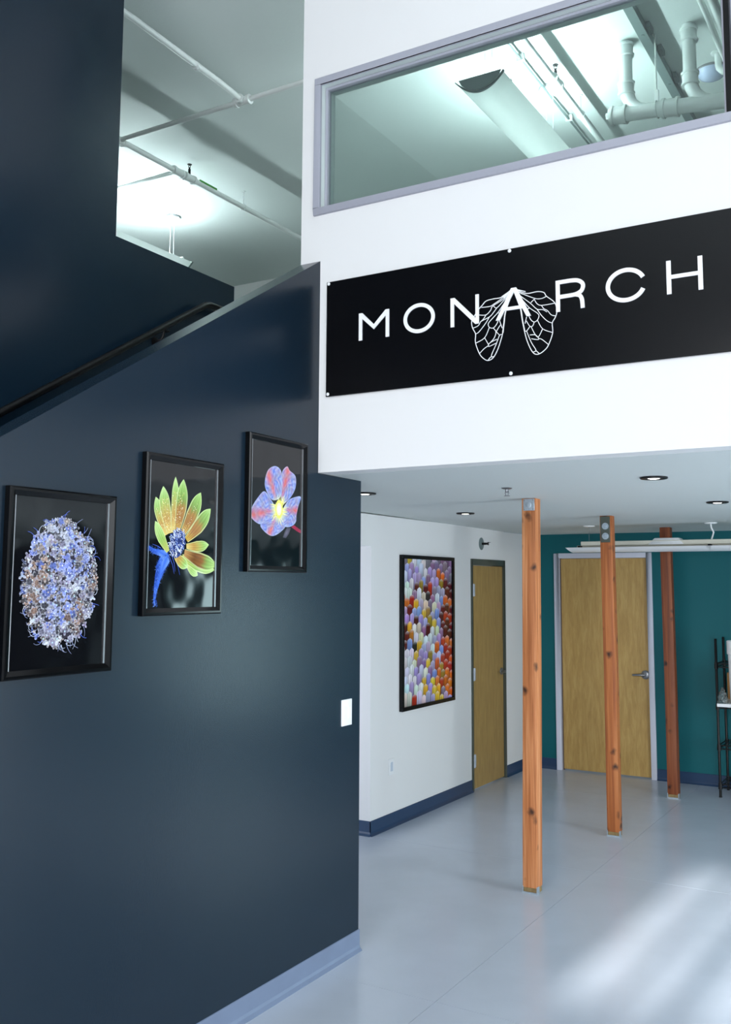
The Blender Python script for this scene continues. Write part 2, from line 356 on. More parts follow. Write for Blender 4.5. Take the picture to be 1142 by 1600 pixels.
# hallway door (door_1): dark steel frame, birch leaf, three hinges, lever
d = struct('door_1', (HX, 8.94, 0)); fw = 0.05
MB().box(HX-T, HX+.012, DH0, DH0+.032, 0, DHZ).box(HX-T, HX+.012, DH1-.032, DH1, 0, DHZ).box(HX-T, HX+.012, DH0+.032, DH1-.032, DHZ-.058, DHZ)\
    .build('door_frame', M['doorframe_dark'], d, bevel=0.002, seg=1)
leaf = box(HX-.052, HX-.008, DH0+.036, DH1-.036, 0.012, DHZ-.062).build('door_leaf', M['birch_dark'], d, bevel=0.002, seg=1)
for z in (1.89, 1.087, 0.277):
    MB().box(HX-.008, HX+.010, DH0+.034, DH0+.082, z-.058, z+.058).tube([(HX+.014, DH0+.034, z-.060), (HX+.014, DH0+.034, z+.060)], .010, 10).build('hinge', M['hinge'], d)
def lever(mb, base, n, along, s=1.0):
    b0 = Vector(base); n = Vector(n); al = Vector(along)
    ax = 'x' if abs(n.x) > .5 else 'y'; sg = n.x if ax == 'x' else n.y
    mb.lathe([(0.0, 0), (.036*s, 0), (.036*s, .006*sg), (.030*s, .012*sg), (.014*s, .015*sg), (.014*s, .045*sg), (0, .045*sg)], b0, ax, 24)
    p0 = b0 + n*.040
    mb.tube([p0, p0 + al*.02 + n*.012, p0 + al*.055 + n*.014, p0 + al*.12 + n*.010 + Vector((0,0,-.004))], [.012*s, .0115*s, .010*s, .008*s], 12)
h = MB(); lever(h, (HX-.008, DH1-.085, 1.065), (1,0,0), (0,-1,0)); h.build('door_handle', M['steel'], d, smooth=True)
# end door (door_2): pale frame, birch leaf, lever
d = struct('door_2', ((DT0+DT1)/2, TY, 0))
MB().box(DT0, DT0+.056, TY-.016, TY+.13, 0, DTZ).box(DT1-.056, DT1, TY-.016, TY+.13, 0, DTZ).box(DT0+.056, DT1-.056, TY-.016, TY+.13, DTZ-.052, DTZ)\
    .build('door_frame', M['doorframe_white'], d, bevel=0.002, seg=1)
MB().box(DT0+.056, DT0+.070, TY+.028, TY+.045, 0, DTZ-.052).box(DT1-.060, DT1-.056, TY+.028, TY+.045, 0, DTZ-.052).build('door_seal', M['stop'], d)
box(DT0+.072, DT1-.060, TY+.012, TY+.056, 0.014, DTZ-.055).build('door_leaf', M['birch'], d, bevel=0.002, seg=1)
h = MB(); lever(h, (-2.668, TY+.012, 1.035), (0,-1,0), (-1,0,0), 1.25); h.build('door_handle', M['steel'], d, smooth=True)

# ------------------------------------------------------------------ outlines of the printed flowers and of the wing emblem (metres on their panel)
WING = [[(-0.001,0.102),(-0.045,0.076),(-0.089,0.074),(-0.126,0.069),(-0.146,0.051),(-0.164,0.035),(-0.184,0.009),(-0.202,-0.021),(-0.197,-0.055),(-0.182,-0.085),(-0.183,-0.127),(-0.163,-0.183),(-0.143,-0.209),(-0.119,-0.223),(-0.092,-0.213),(-0.069,-0.178),(-0.052,-0.134),(-0.042,-0.099),(-0.034,-0.049),(-0.024,0.01),(0.011,0.093)],[(-0.089,-0.208),(-0.101,-0.202),(-0.076,-0.15),(-0.059,-0.11),(-0.047,-0.105)],[(-0.011,0.091),(-0.045,0.069),(-0.084,0.049),(-0.107,0.04),(-0.151,0.041)],[(-0.006,0.086),(-0.04,0.063),(-0.092,0.039),(-0.102,0.021),(-0.127,0.001),(-0.164,0.006)],[(-0.001,0.085),(-0.03,0.062),(-0.07,0.028),(-0.087,0.039)],[(-0.07,0.028),(-0.09,0.005),(-0.109,-0.011),(-0.154,-0.027)],[(-0.127,0.001),(-0.139,-0.016),(-0.157,-0.03)],[(-0.109,-0.011),(-0.13,-0.041),(-0.165,-0.078),(-0.182,-0.085)],[(-0.154,-0.027),(-0.169,-0.047),(-0.197,-0.055)],[(-0.006,0.077),(-0.04,0.035),(-0.065,0.004),(-0.095,-0.022),(-0.115,-0.043),(-0.11,-0.062),(-0.09,-0.068),(-0.073,-0.053),(-0.063,-0.033)],[(-0.065,0.004),(-0.055,-0.004)],[(-0.11,-0.062),(-0.135,-0.11),(-0.183,-0.131)],[(-0.135,-0.11),(-0.116,-0.145),(-0.118,-0.152),(-0.138,-0.163),(-0.163,-0.185)],[(-0.116,-0.145),(-0.088,-0.121),(-0.076,-0.09),(-0.09,-0.068)],[(-0.116,-0.145),(-0.101,-0.135),(-0.071,-0.125)],[(-0.118,-0.152),(-0.111,-0.155),(-0.076,-0.144)],[(-0.076,-0.09),(-0.058,-0.064),(-0.049,-0.056)],[(-0.073,-0.09),(-0.059,-0.106)],[(-0.058,-0.034),(-0.044,-0.075)],[(-0.119,-0.223),(-0.106,-0.209),(-0.092,-0.208)],[(0.033,0.099),(0.08,0.075),(0.132,0.076),(0.165,0.067),(0.178,0.047),(0.217,0.011),(0.227,-0.031),(0.218,-0.061),(0.204,-0.084),(0.205,-0.131),(0.184,-0.185),(0.165,-0.207),(0.137,-0.222),(0.114,-0.217),(0.095,-0.189),(0.077,-0.142),(0.064,-0.085),(0.055,-0.034),(0.046,0.014),(0.018,0.092)],[(0.038,0.089),(0.085,0.063),(0.127,0.043),(0.155,0.04),(0.178,0.047)],[(0.118,0.042),(0.131,0.019),(0.154,0.007),(0.217,0.008)],[(0.154,0.005),(0.164,-0.01),(0.182,-0.022),(0.2,-0.045),(0.223,-0.053)],[(0.118,0.042),(0.101,0.028)],[(0.037,0.079),(0.075,0.046),(0.103,0.021),(0.131,-0.008),(0.159,-0.014),(0.179,-0.028)],[(0.131,-0.008),(0.154,-0.043),(0.181,-0.072),(0.204,-0.084)],[(0.037,0.075),(0.066,0.038),(0.094,0.004),(0.131,-0.026),(0.14,-0.041),(0.132,-0.06),(0.116,-0.067),(0.1,-0.054),(0.088,-0.029)],[(0.094,0.004),(0.084,-0.001)],[(0.132,-0.06),(0.157,-0.105),(0.205,-0.129)],[(0.157,-0.105),(0.136,-0.14),(0.12,-0.127),(0.102,-0.09)],[(0.116,-0.067),(0.109,-0.084),(0.095,-0.085),(0.078,-0.057)],[(0.079,-0.037),(0.071,-0.068)],[(0.095,-0.085),(0.078,-0.105),(0.068,-0.102)],[(0.094,-0.126),(0.12,-0.129),(0.136,-0.145),(0.133,-0.153),(0.101,-0.145)],[(0.136,-0.149),(0.152,-0.154),(0.184,-0.183)],[(0.078,-0.105),(0.101,-0.163),(0.123,-0.202),(0.109,-0.209)],[(0.123,-0.204),(0.139,-0.22)]]
F2PET = [((-0.115,-0.002),(-0.189,0.151),55),((-0.099,0.004),(-0.146,0.199),62),((-0.083,0.009),(-0.072,0.246),42),((-0.056,0.01),(-0.021,0.24),65),((-0.022,0.003),(0.093,0.192),72),((0.006,-0.019),(0.161,0.125),68),((0.007,-0.047),(0.154,-0.035),52),((-0.005,-0.075),(0.209,-0.126),75),((-0.018,-0.094),(0.197,-0.146),62),((-0.106,-0.073),(-0.188,0.051),48),((-0.066,-0.084),(0.02,-0.137),52),((0.014,-0.127),(0.085,-0.171),38)]
F2STEM = [(-0.15,-0.093),(-0.173,-0.133),(-0.183,-0.204),(-0.185,-0.27),(-0.179,-0.3),(-0.168,-0.248),(-0.146,-0.19),(-0.119,-0.146),(-0.094,-0.114),(-0.105,-0.082),(-0.125,-0.074)]
F2SEP = [(-0.225,-0.051),(-0.226,-0.066),(-0.195,-0.083),(-0.137,-0.097),(-0.112,-0.092),(-0.109,-0.069),(-0.152,-0.066),(-0.19,-0.063)]
F3 = [[(-0.059,0.019),(-0.11,0.065),(-0.118,0.109),(-0.093,0.162),(-0.037,0.186),(0.011,0.168),(0.02,0.113),(0.01,0.038)],[(0.018,0.024),(0.02,0.113),(0.023,0.165),(0.062,0.195),(0.086,0.176),(0.136,0.152),(0.137,0.095),(0.098,0.045),(0.042,0.008)],[(0.035,-0.016),(0.074,0.024),(0.122,0.044),(0.184,0.052),(0.164,0.002),(0.149,-0.041),(0.145,-0.075),(0.117,-0.097),(0.069,-0.107),(0.021,-0.096),(0.009,-0.055)],[(-0.035,-0.012),(-0.067,0.018),(-0.119,0.055),(-0.164,0.028),(-0.217,-0.029),(-0.223,-0.074),(-0.15,-0.105),(-0.087,-0.074),(-0.027,-0.048)],[(-0.011,-0.056),(-0.087,-0.074),(-0.149,-0.11),(-0.085,-0.151),(-0.024,-0.151),(0.053,-0.108),(0.021,-0.086)]]
F3C = (0.0,-0.023)
F3STEM = [(0.105,-0.105),(0.129,-0.094),(0.196,-0.119),(0.196,-0.135),(0.15,-0.122)]
F3SEP = [(0.069,-0.109),(0.101,-0.11),(0.086,-0.139),(0.062,-0.161),(0.035,-0.16),(0.05,-0.131)]
F1BLUE = [(0.011,0.086),(-0.033,0.071),(0.067,0.084),(0.082,0.059),(-0.067,-0.041),(-0.036,-0.131),(-0.021,-0.083),(-0.003,-0.072),(-0.136,0.13),(0.063,0.17),(0.033,0.208),(0.023,0.047)]
F1BROWN = [(-0.098,0.056),(0.044,-0.105),(-0.122,0.028),(-0.159,-0.074),(0.059,-0.14),(0.132,0.012)]

# ------------------------------------------------------------------ timber posts
def post(base4, top4, z1, m_, label, plate):
    bx = sum(p[0] for p in base4)/4; by = sum(p[1] for p in base4)/4
    t = thing('timber_post', (bx, by, 0), label, 'post', 'timber posts in the hall')
    vs = []; n = 9
    for i in range(n):
        k = i/(n-1); wob = 0.0015*math.sin(7*k+bx*9)
        vs += [(a[0]+(b_[0]-a[0])*k+wob, a[1]+(b_[1]-a[1])*k, 0.035+(z1-0.035)*k) for a, b_ in zip(base4, top4)]
    fs = [(3,2,1,0), tuple(4*(n-1)+k for k in range(4))]
    for i in range(n-1): fs += [(4*i+k, 4*i+(k+1) % 4, 4*i+4+(k+1) % 4, 4*i+4+k) for k in range(4)]
    MB().add(vs, fs).build('timber', m_, t, bevel=0.004, seg=2)
    x0, x1 = base4[0][0], base4[1][0]; y0, y1 = base4[0][1], base4[2][1]
    box(x0+.004, x1-.004, y0+.004, y1-.004, 0.0, 0.036).build('base_block', M['fir_end'], t, bevel=0.003, seg=1)
    MB().box(x0-.004, x0+.003, y0-.003, y0+.030, 0, .045).box(x1-.003, x1+.004, y0-.003, y0+.030, 0, .045).box(x0-.004, x1+.004, y0-.004, y0+.0005, 0, .010).build('base_bracket', M['galv'], t)
    tx0, tx1, ty = top4[0][0], top4[1][0], top4[0][1]
    if plate == 'square':
        p = MB().box(tx0+.010, tx1-.004, ty-.004, ty+.002, z1-.082, z1-.004).build('galvanised_plate', M['galv'], t, bevel=0.002, seg=1)
        cx, cz = (tx0+tx1)/2+.002, z1-.043
        MB().lathe([(0,-.003),(.022,-.003),(.022,-.0045),(.012,-.006),(0,-.006)], (cx, ty-.003, cz), 'y', 20).build('embossed_ring', M['galv'], p, smooth=True)
        q = MB()
        for dx in (-.03, .03):
            for dz in (-.03, .03): q.lathe([(0,-.0025),(.004,-.0025),(.0045,0)], (cx+dx, ty-.004, cz+dz), 'y', 8)
        q.build('nail_heads', M['steel'], p, kind='stuff')
    if plate == 'strap':
        p = box(tx0+.004, tx1-.014, ty-.005, ty+.002, z1-.215, z1-.006).build('steel_strap', M['doorframe_dark'], t, bevel=0.002, seg=1)
        for dz in (.085, .165):
            MB().lathe([(0,-.004),(.027,-.004),(.027,0)], (tx0+.045, ty-.005, z1-dz), 'y', 20).lathe([(0,-.016),(.011,-.016),(.014,-.012),(.014,-.003)], (tx0+.045, ty-.005, z1-dz), 'y', 6).build('bolt_washer', M['galv'], p)
    return t
def q4(x0, x1, y0, y1): return [(x0,y0),(x1,y0),(x1,y1),(x0,y1)]
post(q4(-2.402,-2.306,5.985,6.085), q4(-2.372,-2.280,5.975,6.075), soff(6.02), M['fir_light'], 'nearest orange timber post, galvanised square plate at its top', 'square')
post(q4(-2.358,-2.262,7.640,7.725), q4(-2.366,-2.270,7.640,7.725), soff(7.68), M['fir_mid'], 'middle reddish timber post with two round washers on a strap at its top', 'strap')
post(q4(-2.287,-2.190,9.262,9.350), q4(-2.294,-2.197,9.262,9.350), soff(9.3), M['fir_dark'], 'farthest and darkest timber post, against the teal wall', '')

# ------------------------------------------------------------------ black framed prints on the stair wall
def picture(name, label, cat, y0, y1, z0, z1, fw_, depth):
    t = thing(name, (-2.79, (y0+y1)/2, z0), label, cat, 'flower prints on the dark stair wall')
    def rail(a, b_, c, d_, nm='frame_rail'):                         # mitred rail: outer a-b, inner c-d (y, z)
        x0, x1, x2, ch = -2.79, -2.79+depth, -2.79+depth*.62, .0055
        vs = []
        for k, q in ((x0, 0), (x1-ch, 0), (x1, ch/fw_), (x1, .45), (x2, 1), (x0, 1)):
            vs += [(k, *(a[i]+(d_[i]-a[i])*q for i in (0,1))), (k, *(b_[i]+(c[i]-b_[i])*q for i in (0,1)))]
        n = 6
        MB().add(vs, [(2*i, 2*i+1, (2*i+3) % 12, (2*i+2) % 12) for i in range(n)] + [tuple(range(0, 12, 2)), tuple(range(11, 0, -2))]).build(nm, M['framegloss'], t)
    o = [(y0,z0),(y1,z0),(y1,z1),(y0,z1)]; i_ = [(y0+fw_,z0+fw_),(y1-fw_,z0+fw_),(y1-fw_,z1-fw_),(y0+fw_,z1-fw_)]
    for k in range(4): rail(o[k], o[(k+1) % 4], i_[(k+1) % 4], i_[k])
    s = .004                                                         # silver slips inside the upright rails
    for a, b_ in ((y0+fw_-.001, y0+fw_+s), (y1-fw_-s-.004, y1-fw_+.001)):
        box(-2.780, -2.790+depth*.60, a, b_, z0+fw_, z1-fw_).build('inner_slip', M['steel'], t)
    return t
class Print(MB):
    """flat print: coloured shapes laid over each other a hair apart, u along y, v up"""
    def __init__(s, x, cy, cz): super().__init__(); s.x = x; s.cy = cy; s.cz = cz; s.k = 0
    def p(s, u_, v_): return (s.x + s.k*2e-6, s.cy+u_, s.cz+v_)
    def lift(s): s.k += 1
    def rect(s, u0, u1, v0, v1, c):
        s.add([s.p(u0,v0), s.p(u1,v0), s.p(u1,v1), s.p(u0,v1)], [(0,1,2,3)], [c]*4); s.lift()
    def poly(s, pts, c, cen=None, cc=None):
        n = len(pts); cen = cen or (sum(q[0] for q in pts)/n, sum(q[1] for q in pts)/n)
        cs = c if isinstance(c, list) else [c]*n
        s.add([s.p(*cen)] + [s.p(*q) for q in pts], [(0, i+1, (i+1) % n+1) for i in range(n)], [cc or cs[0]] + cs); s.lift()
    def grid(s, fn, nu, nv):
        vs, cs = [], []
        for i in range(nu+1):
            for j in range(nv+1):
                uv, c = fn(i/nu, j/nv); vs.append(s.p(*uv)); cs.append(c)
        s.add(vs, [(i*(nv+1)+j, i*(nv+1)+j+1, (i+1)*(nv+1)+j+1, (i+1)*(nv+1)+j) for i in range(nu) for j in range(nv)], cs); s.lift()
    def line(s, pts, w_, c, taper=1.0):
        n = len(pts); vs = []
        for i, q in enumerate(pts):
            a = pts[max(0,i-1)]; b_ = pts[min(n-1,i+1)]; dx, dy = b_[0]-a[0], b_[1]-a[1]; l = math.hypot(dx,dy) or 1
            k = w_*(1+(taper-1)*i/(n-1))/2; nx, ny = -dy/l*k, dx/l*k
            vs += [s.p(q[0]+nx,q[1]+ny), s.p(q[0]-nx,q[1]-ny)]
        s.add(vs, [(2*i, 2*i+1, 2*i+3, 2*i+2) for i in range(n-1)], [c]*(2*n)); s.lift()
def mixc(a, b_, k): k = max(0, min(1, k)); return tuple(x+(y-x)*k for x, y in zip(a, b_))
def ramp(st, k):
    for (a, ca), (b_, cb) in zip(st, st[1:]):
        if k <= b_: return mixc(ca, cb, (k-a)/(b_-a))
    return st[-1][1]
INK = S(12, 12, 15); PX = -2.778
def petal(pr, B, T, w_, st, vein, jag=0.0, hl=None, nose=0.5, flip=1):
    dx, dy = T[0]-B[0], T[1]-B[1]; l = math.hypot(dx, dy); nx, ny = -dy/l, dx/l
    rnd = [random.uniform(-1,1) for _ in range(40)]
    def fn(a, b_):
        prof = math.sin(math.pi*min(1, (0.10+0.90*a))**0.75)**nose if a < 1 else 0.0
        prof = (0.45+0.55*min(1, a/.45)) * (1-max(0, (a-.62)/.38)**2.2)
        o = (b_-.5)*2*w_*prof
        bend = 0.03*l*math.sin(math.pi*a)*flip
        c = ramp(st, a + 0.05*rnd[int(b_*18)])
        st_ = 0.72+0.28*abs(math.cos(b_*math.pi*vein)) + 0.07*rnd[int(b_*18)+19]
        c = tuple(x*st_ for x in c)
        if abs(b_-.5) > .44: c = mixc(c, hl or S(222,240,170), .55)
        return (B[0]+dx*a+nx*(o+bend), B[1]+dy*a+ny*(o+bend)), c
    pr.grid(fn, 16, 18)

# print 1: lavender and blue flower head of many small florets
Y0, Y1, Z0, Z1_ = 2.217, 2.722, 1.611, 2.282
t = picture('framed_flower_print', 'black framed print of a round lavender flower cluster, lowest on the dark wall', 'picture', Y0, Y1, Z0, Z1_, .030, .030)
pr = Print(PX, 2.485, 1.946)
pr.rect(Y0+.02-2.485, Y1-.02-2.485, Z0+.02-1.946, Z1_-.02-1.946, INK)
def blob(pts, u_, v_): return min(math.hypot(u_-a, v_-b_) for a, b_ in pts)
pr.poly([(-.022+.165*math.cos(a*.4)*random.uniform(.9,1.05), .0+.225*math.sin(a*.4)*random.uniform(.9,1.05)) for a in range(16)], S(58,54,66))
cells = []
for _ in range(560):
    a = random.uniform(0, 2*math.pi); q = math.sqrt(random.random())
    cells.append((-.020+.172*q*math.cos(a), .002+.232*q*math.sin(a), q))
cells.sort(key=lambda c: -c[2]+random.uniform(-.5,.5))
for cu, cv, q in cells:
    bl = blob(F1BLUE, cu, cv); br = blob(F1BROWN, cu, cv); sz = random.uniform(.0095, .0185)*(0.85 if q > .85 else 1)
    k = random.random()
    if bl < .042 and k < .62: base = random.choice([S(128,144,232), S(150,166,240), S(104,124,214), S(176,188,246)])
    elif br < .045 and k < .8: base = random.choice([S(150,116,98), S(112,84,74), S(176,142,122), S(60,48,46)])
    elif k < .34: base = random.choice([S(206,208,224), S(224,228,236), S(184,190,214)])
    elif k < .66: base = random.choice([S(152,148,178), S(128,124,150), S(170,160,192)])
    elif k < .82: base = random.choice([S(134,124,124), S(164,148,140), S(104,96,100)])
    else: base = random.choice([S(70,68,82), S(44,44,54), S(90,110,190)])
    npet = random.choice((3,4,5)); a0 = random.uniform(0, 6.3); sq = random.uniform(.55, 1)
    for j in range(npet):
        a = a0 + j*2*math.pi/npet; ca, sa = math.cos(a), math.sin(a)
        pc = (cu+ca*sz*.72, cv+sa*sz*.72*sq); sh = random.uniform(.45, 1.15)
        pts = []
        for i in range(8):
            b_ = i*math.pi/4; px, py = math.cos(b_)*sz*.62, math.sin(b_)*sz*.40
            pts.append((pc[0]+px*ca-py*sa, pc[1]+(px*sa+py*ca)*(.6+.4*sq)))
        c = tuple(min(1, x*sh) for x in base)
        pr.poly(pts, [mixc(c, S(236,238,250), .45 if i in (7,0,1) else .08) for i in range(8)], cc=tuple(x*.6 for x in c))
    if random.random() < .5:
        pr.poly([(cu+.0032*math.cos(i*1.05), cv+.0032*math.sin(i*1.05)) for i in range(6)], random.choice([S(240,246,252), S(208,190,170), S(190,226,236)]))
for _ in range(70):                                                 # curled stamens
    a = random.uniform(0, 2*math.pi); u_, v_ = -.020+.168*math.cos(a), .002+.228*math.sin(a); an = a+random.uniform(-.6,.6); cv_ = random.uniform(-.9,.9)
    pts = [(u_, v_)]; ln = random.uniform(.02, .05)
    for i in range(7):
        an += cv_*.5; u_ += math.cos(an)*ln/7; v_ += math.sin(an)*ln/7; pts.append((max(-.20,min(.19,u_)), v_))
    pr.line(pts, .0018, random.choice([S(206,214,236), S(150,160,200), S(96,120,220)]), .5)
for _ in range(130):
    a = random.uniform(0, 2*math.pi); q = math.sqrt(random.random())*.95; u_, v_ = -.020+.17*q*math.cos(a), .002+.23*q*math.sin(a); an = random.uniform(0,6.3)
    pr.line([(u_, v_), (u_+.008*math.cos(an), v_+.008*math.sin(an)), (u_+.016*math.cos(an+.5), v_+.016*math.sin(an+.5))], .0016, random.choice([S(236,240,250), S(190,200,236), S(120,90,80)]), .5)
pr.build('print', M['print'], t)

# print 2: green and gold daisy seen from the side with a hairy blue stalk
Y0, Y1, Z0, Z1_ = 2.880, 3.372, 1.813, 2.481
t = picture('framed_flower_print', 'black framed print of a green and gold daisy with a blue stalk, middle of three', 'picture', Y0, Y1, Z0, Z1_, .030, .030)
pr = Print(PX, 3.14, 2.15)
pr.rect(Y0+.02-3.14, Y1-.02-3.14, Z0+.02-2.15, Z1_-.02-2.15, INK)
blue = [S(36,66,160), S(64,108,214), S(120,160,236), S(22,40,104)]
for P in (F2STEM, F2SEP):
    pr.poly(P, [random.choice(blue[:3]) for _ in P], cc=blue[1])
    n = len(P)
    for i in range(n):
        a, b_ = P[i], P[(i+1) % n]
        for k in range(9):
            q = (a[0]+(b_[0]-a[0])*k/9, a[1]+(b_[1]-a[1])*k/9); an = math.atan2(b_[1]-a[1], b_[0]-a[0])-1.57+random.uniform(-.5,.5)
            if random.random() < .5: an += 3.14
            pr.line([q, (q[0]+.009*math.cos(an), q[1]+.009*math.sin(an))], .0016, random.choice(blue), .3)
for _ in range(90):
    k = random.random(); i = int(k*3.99); q = (F2STEM[i][0]+(F2STEM[i+1][0]-F2STEM[i][0])*(k*4-i)+random.uniform(.002,.02), F2STEM[i][1]+(F2STEM[i+1][1]-F2STEM[i][1])*(k*4-i))
    pr.line([q, (q[0]+random.uniform(-.008,.008), q[1]-.008)], .002, random.choice(blue), .4)
for a, b_ in (((-.10,-.09),(-.065,-.165)), ((-.085,-.085),(-.06,-.155)), ((-.07,-.09),(-.03,-.17)), ((-.15,-.06),(-.20,-.045))):
    pr.line([a, ((a[0]+b_[0])/2+.006, (a[1]+b_[1])/2), b_], .004, S(70,96,190), .3)
gold = [(0, S(214,176,84)), (.25, S(168,112,52)), (.48, S(176,128,62)), (.6, S(132,160,74)), (.85, S(156,200,104)), (1, S(196,230,150))]
gold2 = [(0, S(232,206,120)), (.3, S(196,150,76)), (.5, S(190,176,92)), (.75, S(160,200,108)), (1, S(206,236,160))]
brown = [(0, S(200,150,90)), (.3, S(116,72,34)), (.55, S(150,100,56)), (.7, S(140,176,90)), (1, S(190,226,140))]
greenp = [(0, S(206,204,110)), (.4, S(160,196,100)), (1, S(200,232,150))]
order = [2, 0, 9, 1, 3, 5, 4, 11, 8, 7, 6, 10]
kinds = {0: gold2, 1: gold2, 2: gold2, 3: gold, 4: gold, 5: gold, 6: gold2, 7: brown, 8: greenp, 9: greenp, 10: gold2, 11: greenp}
for i in order:
    B, T, wpx = F2PET[i]; an = abs(math.atan2(T[1]-B[1], T[0]-B[0])); hor = abs(math.cos(an))
    ww = wpx*(0.00070*(1-hor)+0.00056*hor)*(0.78 if hor < .7 else .82)
    petal(pr, B, T, ww, kinds[i], 4.0, flip=(1 if i in (0,1,9) else -1))
for _ in range(260):                                                # pollen
    i = random.choice((0,1,1,2,3,3,4)); B, T, wpx = F2PET[i]; k = random.uniform(.05,.75); o = random.uniform(-.018,.018); q = random.uniform(.0009,.0022)
    u_, v_ = B[0]+(T[0]-B[0])*k+o, B[1]+(T[1]-B[1])*k
    pr.poly([(u_+q*math.cos(j*1.26), v_+q*math.sin(j*1.26)) for j in range(5)], random.choice([S(250,240,170), S(236,210,110), S(255,250,214)]))
dc = (-.050, -.040)
pr.poly([(dc[0]+.050*math.cos(i*.39)*.9+.012*math.sin(i*.39), dc[1]+.060*math.sin(i*.39)) for i in range(16)], S(48,60,112))
for _ in range(240):
    a = random.uniform(0, 6.28); q = math.sqrt(random.random()); u_ = dc[0]+.050*q*math.cos(a)+.010*q*math.sin(a); v_ = dc[1]+.062*q*math.sin(a); an = random.uniform(.8, 2.4)
    pr.line([(u_, v_), (u_+.008*math.cos(an), v_+.008*math.sin(an)), (u_+.013*math.cos(an+.6), v_+.013*math.sin(an+.6))], .0028,
            random.choice([S(226,234,250), S(180,200,236), S(104,130,206), S(60,84,170), S(246,248,252), S(30,40,84)]), .6)
pr.build('print', M['print'], t)

# print 3: translucent blue flower with orange veins and a glowing yellow heart
Y0, Y1, Z0, Z1_ = 3.556, 4.040, 2.000, 2.657
t = picture('framed_flower_print', 'black framed print of a translucent blue and orange blossom, highest of three', 'picture', Y0, Y1, Z0, Z1_, .030, .030)
pr = Print(PX, 3.815, 2.331)
pr.rect(Y0+.02-3.815, Y1-.02-3.815, Z0+.02-2.331, Z1_-.02-2.331, INK)
pr.poly(F3STEM, S(150,30,64)); pr.poly(F3SEP, S(66,62,76), cc=S(104,98,116))
veins = [(.34, .66), (.62, .30), (.33, .34), (.62, .62), (.55, .5)]
for q, (P, vn) in enumerate(zip(F3, veins)):
    n = len(P); dense = []
    for i in range(n):
        a, b_, c, d_ = P[i-1], P[i], P[(i+1) % n], P[(i+2) % n]
        for k in range(6):
            s_ = k/6; dense.append(tuple(.5*((2*b_[j]) + (c[j]-a[j])*s_ + (2*a[j]-5*b_[j]+4*c[j]-d_[j])*s_*s_ + (3*b_[j]-a[j]-3*c[j]+d_[j])*s_**3) for j in (0,1)))
    nn = len(dense); tip = max(range(nn), key=lambda i: math.hypot(dense[i][0]-F3C[0], dense[i][1]-F3C[1]))
    cen = (sum(p_[0] for p_ in dense)/nn, sum(p_[1] for p_ in dense)/nn)
    fx, fy = F3C
    def fn(a, b_):
        i = int(a*nn) % nn; e = dense[i]; p_ = (cen[0]+(e[0]-cen[0])*b_, cen[1]+(e[1]-cen[1])*b_)
        dist = math.hypot(p_[0]-fx, p_[1]-fy)/.19; an = math.atan2(p_[1]-fy, p_[0]-fx)
        ta = math.atan2(cen[1]-fy, cen[0]-fx) + (.16, .14, .12, .16, -.1)[q]
        da = (an-ta+math.pi) % (2*math.pi) - math.pi
        c = mixc(S(100,124,208), S(178,188,226), .5+.5*math.sin(an*31+math.sin(dist*30)*2+q))
        c = mixc(c, S(70,110,220), .35*max(0, math.sin(an*11+q)))
        c = mixc(c, S(226,104,84), max(0, 1-abs(da)/.22)*min(1, dist*1.6)*.95)
        c = mixc(c, S(150,152,176), .5*max(0, math.sin(dist*17+an*7+q*2)))
        c = mixc(c, S(206,128,112), .22*max(0, math.sin(dist*23-an*13)))
        c = tuple(x*(0.93+.10*math.sin(an*57+dist*33)) for x in c)
        if b_ > .9: c = mixc(c, S(176,190,226), .5)
        c = mixc(S(244,248,160), c, min(1, max(0, (dist-.10)/.28)))
        return p_, c
    pr.grid(fn, nn, 8)
for _ in range(60):
    a = random.uniform(0,6.28); k = random.uniform(.02,.085)
    pr.line([F3C, (F3C[0]+k*.5*math.cos(a), F3C[1]+k*.6*math.sin(a)), (F3C[0]+k*math.cos(a+.1), F3C[1]+k*math.sin(a+.1))], .007, random.choice([S(250,250,190), S(246,236,110), S(236,226,140)]), .15)
for k, c in ((.036, S(232,236,110)), (.024, S(250,250,190)), (.014, S(255,255,240))):
    pr.poly([(F3C[0]+k*.9*math.cos(i*.52), F3C[1]+k*1.3*math.sin(i*.52)) for i in range(12)], c)
pr.build('print', M['print'], t)

# ------------------------------------------------------------------ large abstract print in the hall
t = thing('abstract_artwork', (HX, 7.61, 0.89), 'tall black framed abstract print of overlapping coloured scales on the white hall wall', 'picture')
ay0, ay1, az0, az1 = 7.102, 8.105, 0.895, 2.190
for a in ((ay0, ay1, az0, az0+.032), (ay0, ay1, az1-.032, az1), (ay0, ay0+.034, az0+.032, az1-.032), (ay1-.034, ay1, az0+.032, az1-.032)):
    box(HX+.001, HX+.034, *a).build('frame_rail', M['black'], t, bevel=0.002, seg=1)
box(HX+.001, HX+.014, ay0+.02, ay1-.02, az0+.02, az1-.02).build('backing_board', M['black'], t)
pr = Print(HX+.016, (ay0+ay1)/2, (az0+az1)/2); hw, hh = (ay1-ay0)/2-.034, (az1-az0)/2-.032
pr.rect(-hw, hw, -hh, hh, S(52, 16, 22))
GR = ["PYWWWPPPPP","LLLWWLLDOP","WLLLBPLLGD","WWDGDRPLLD","WWPWCKPWBO","ORYLCPLLDD","LLYBLGLBDR","LLDLLGYBDD","DYWCPDWCPD","DGWCWWLLRO","DBKYLLWOBR","WWYLLGLGRO","WWCPPYLOGR","WWLWWPBOGO","WWWLYBYGRO","WLWWYLYYPO","CCRWWLLYYL"]
PAL = dict(W=(222,224,232), L=(176,156,206), P=(140,110,146), Y=(226,186,52), O=(220,108,34), R=(176,44,26), D=(92,18,24), B=(134,148,220), K=(44,22,34), G=(166,122,48), C=(222,208,186))
nr = len(GR); nc = 11
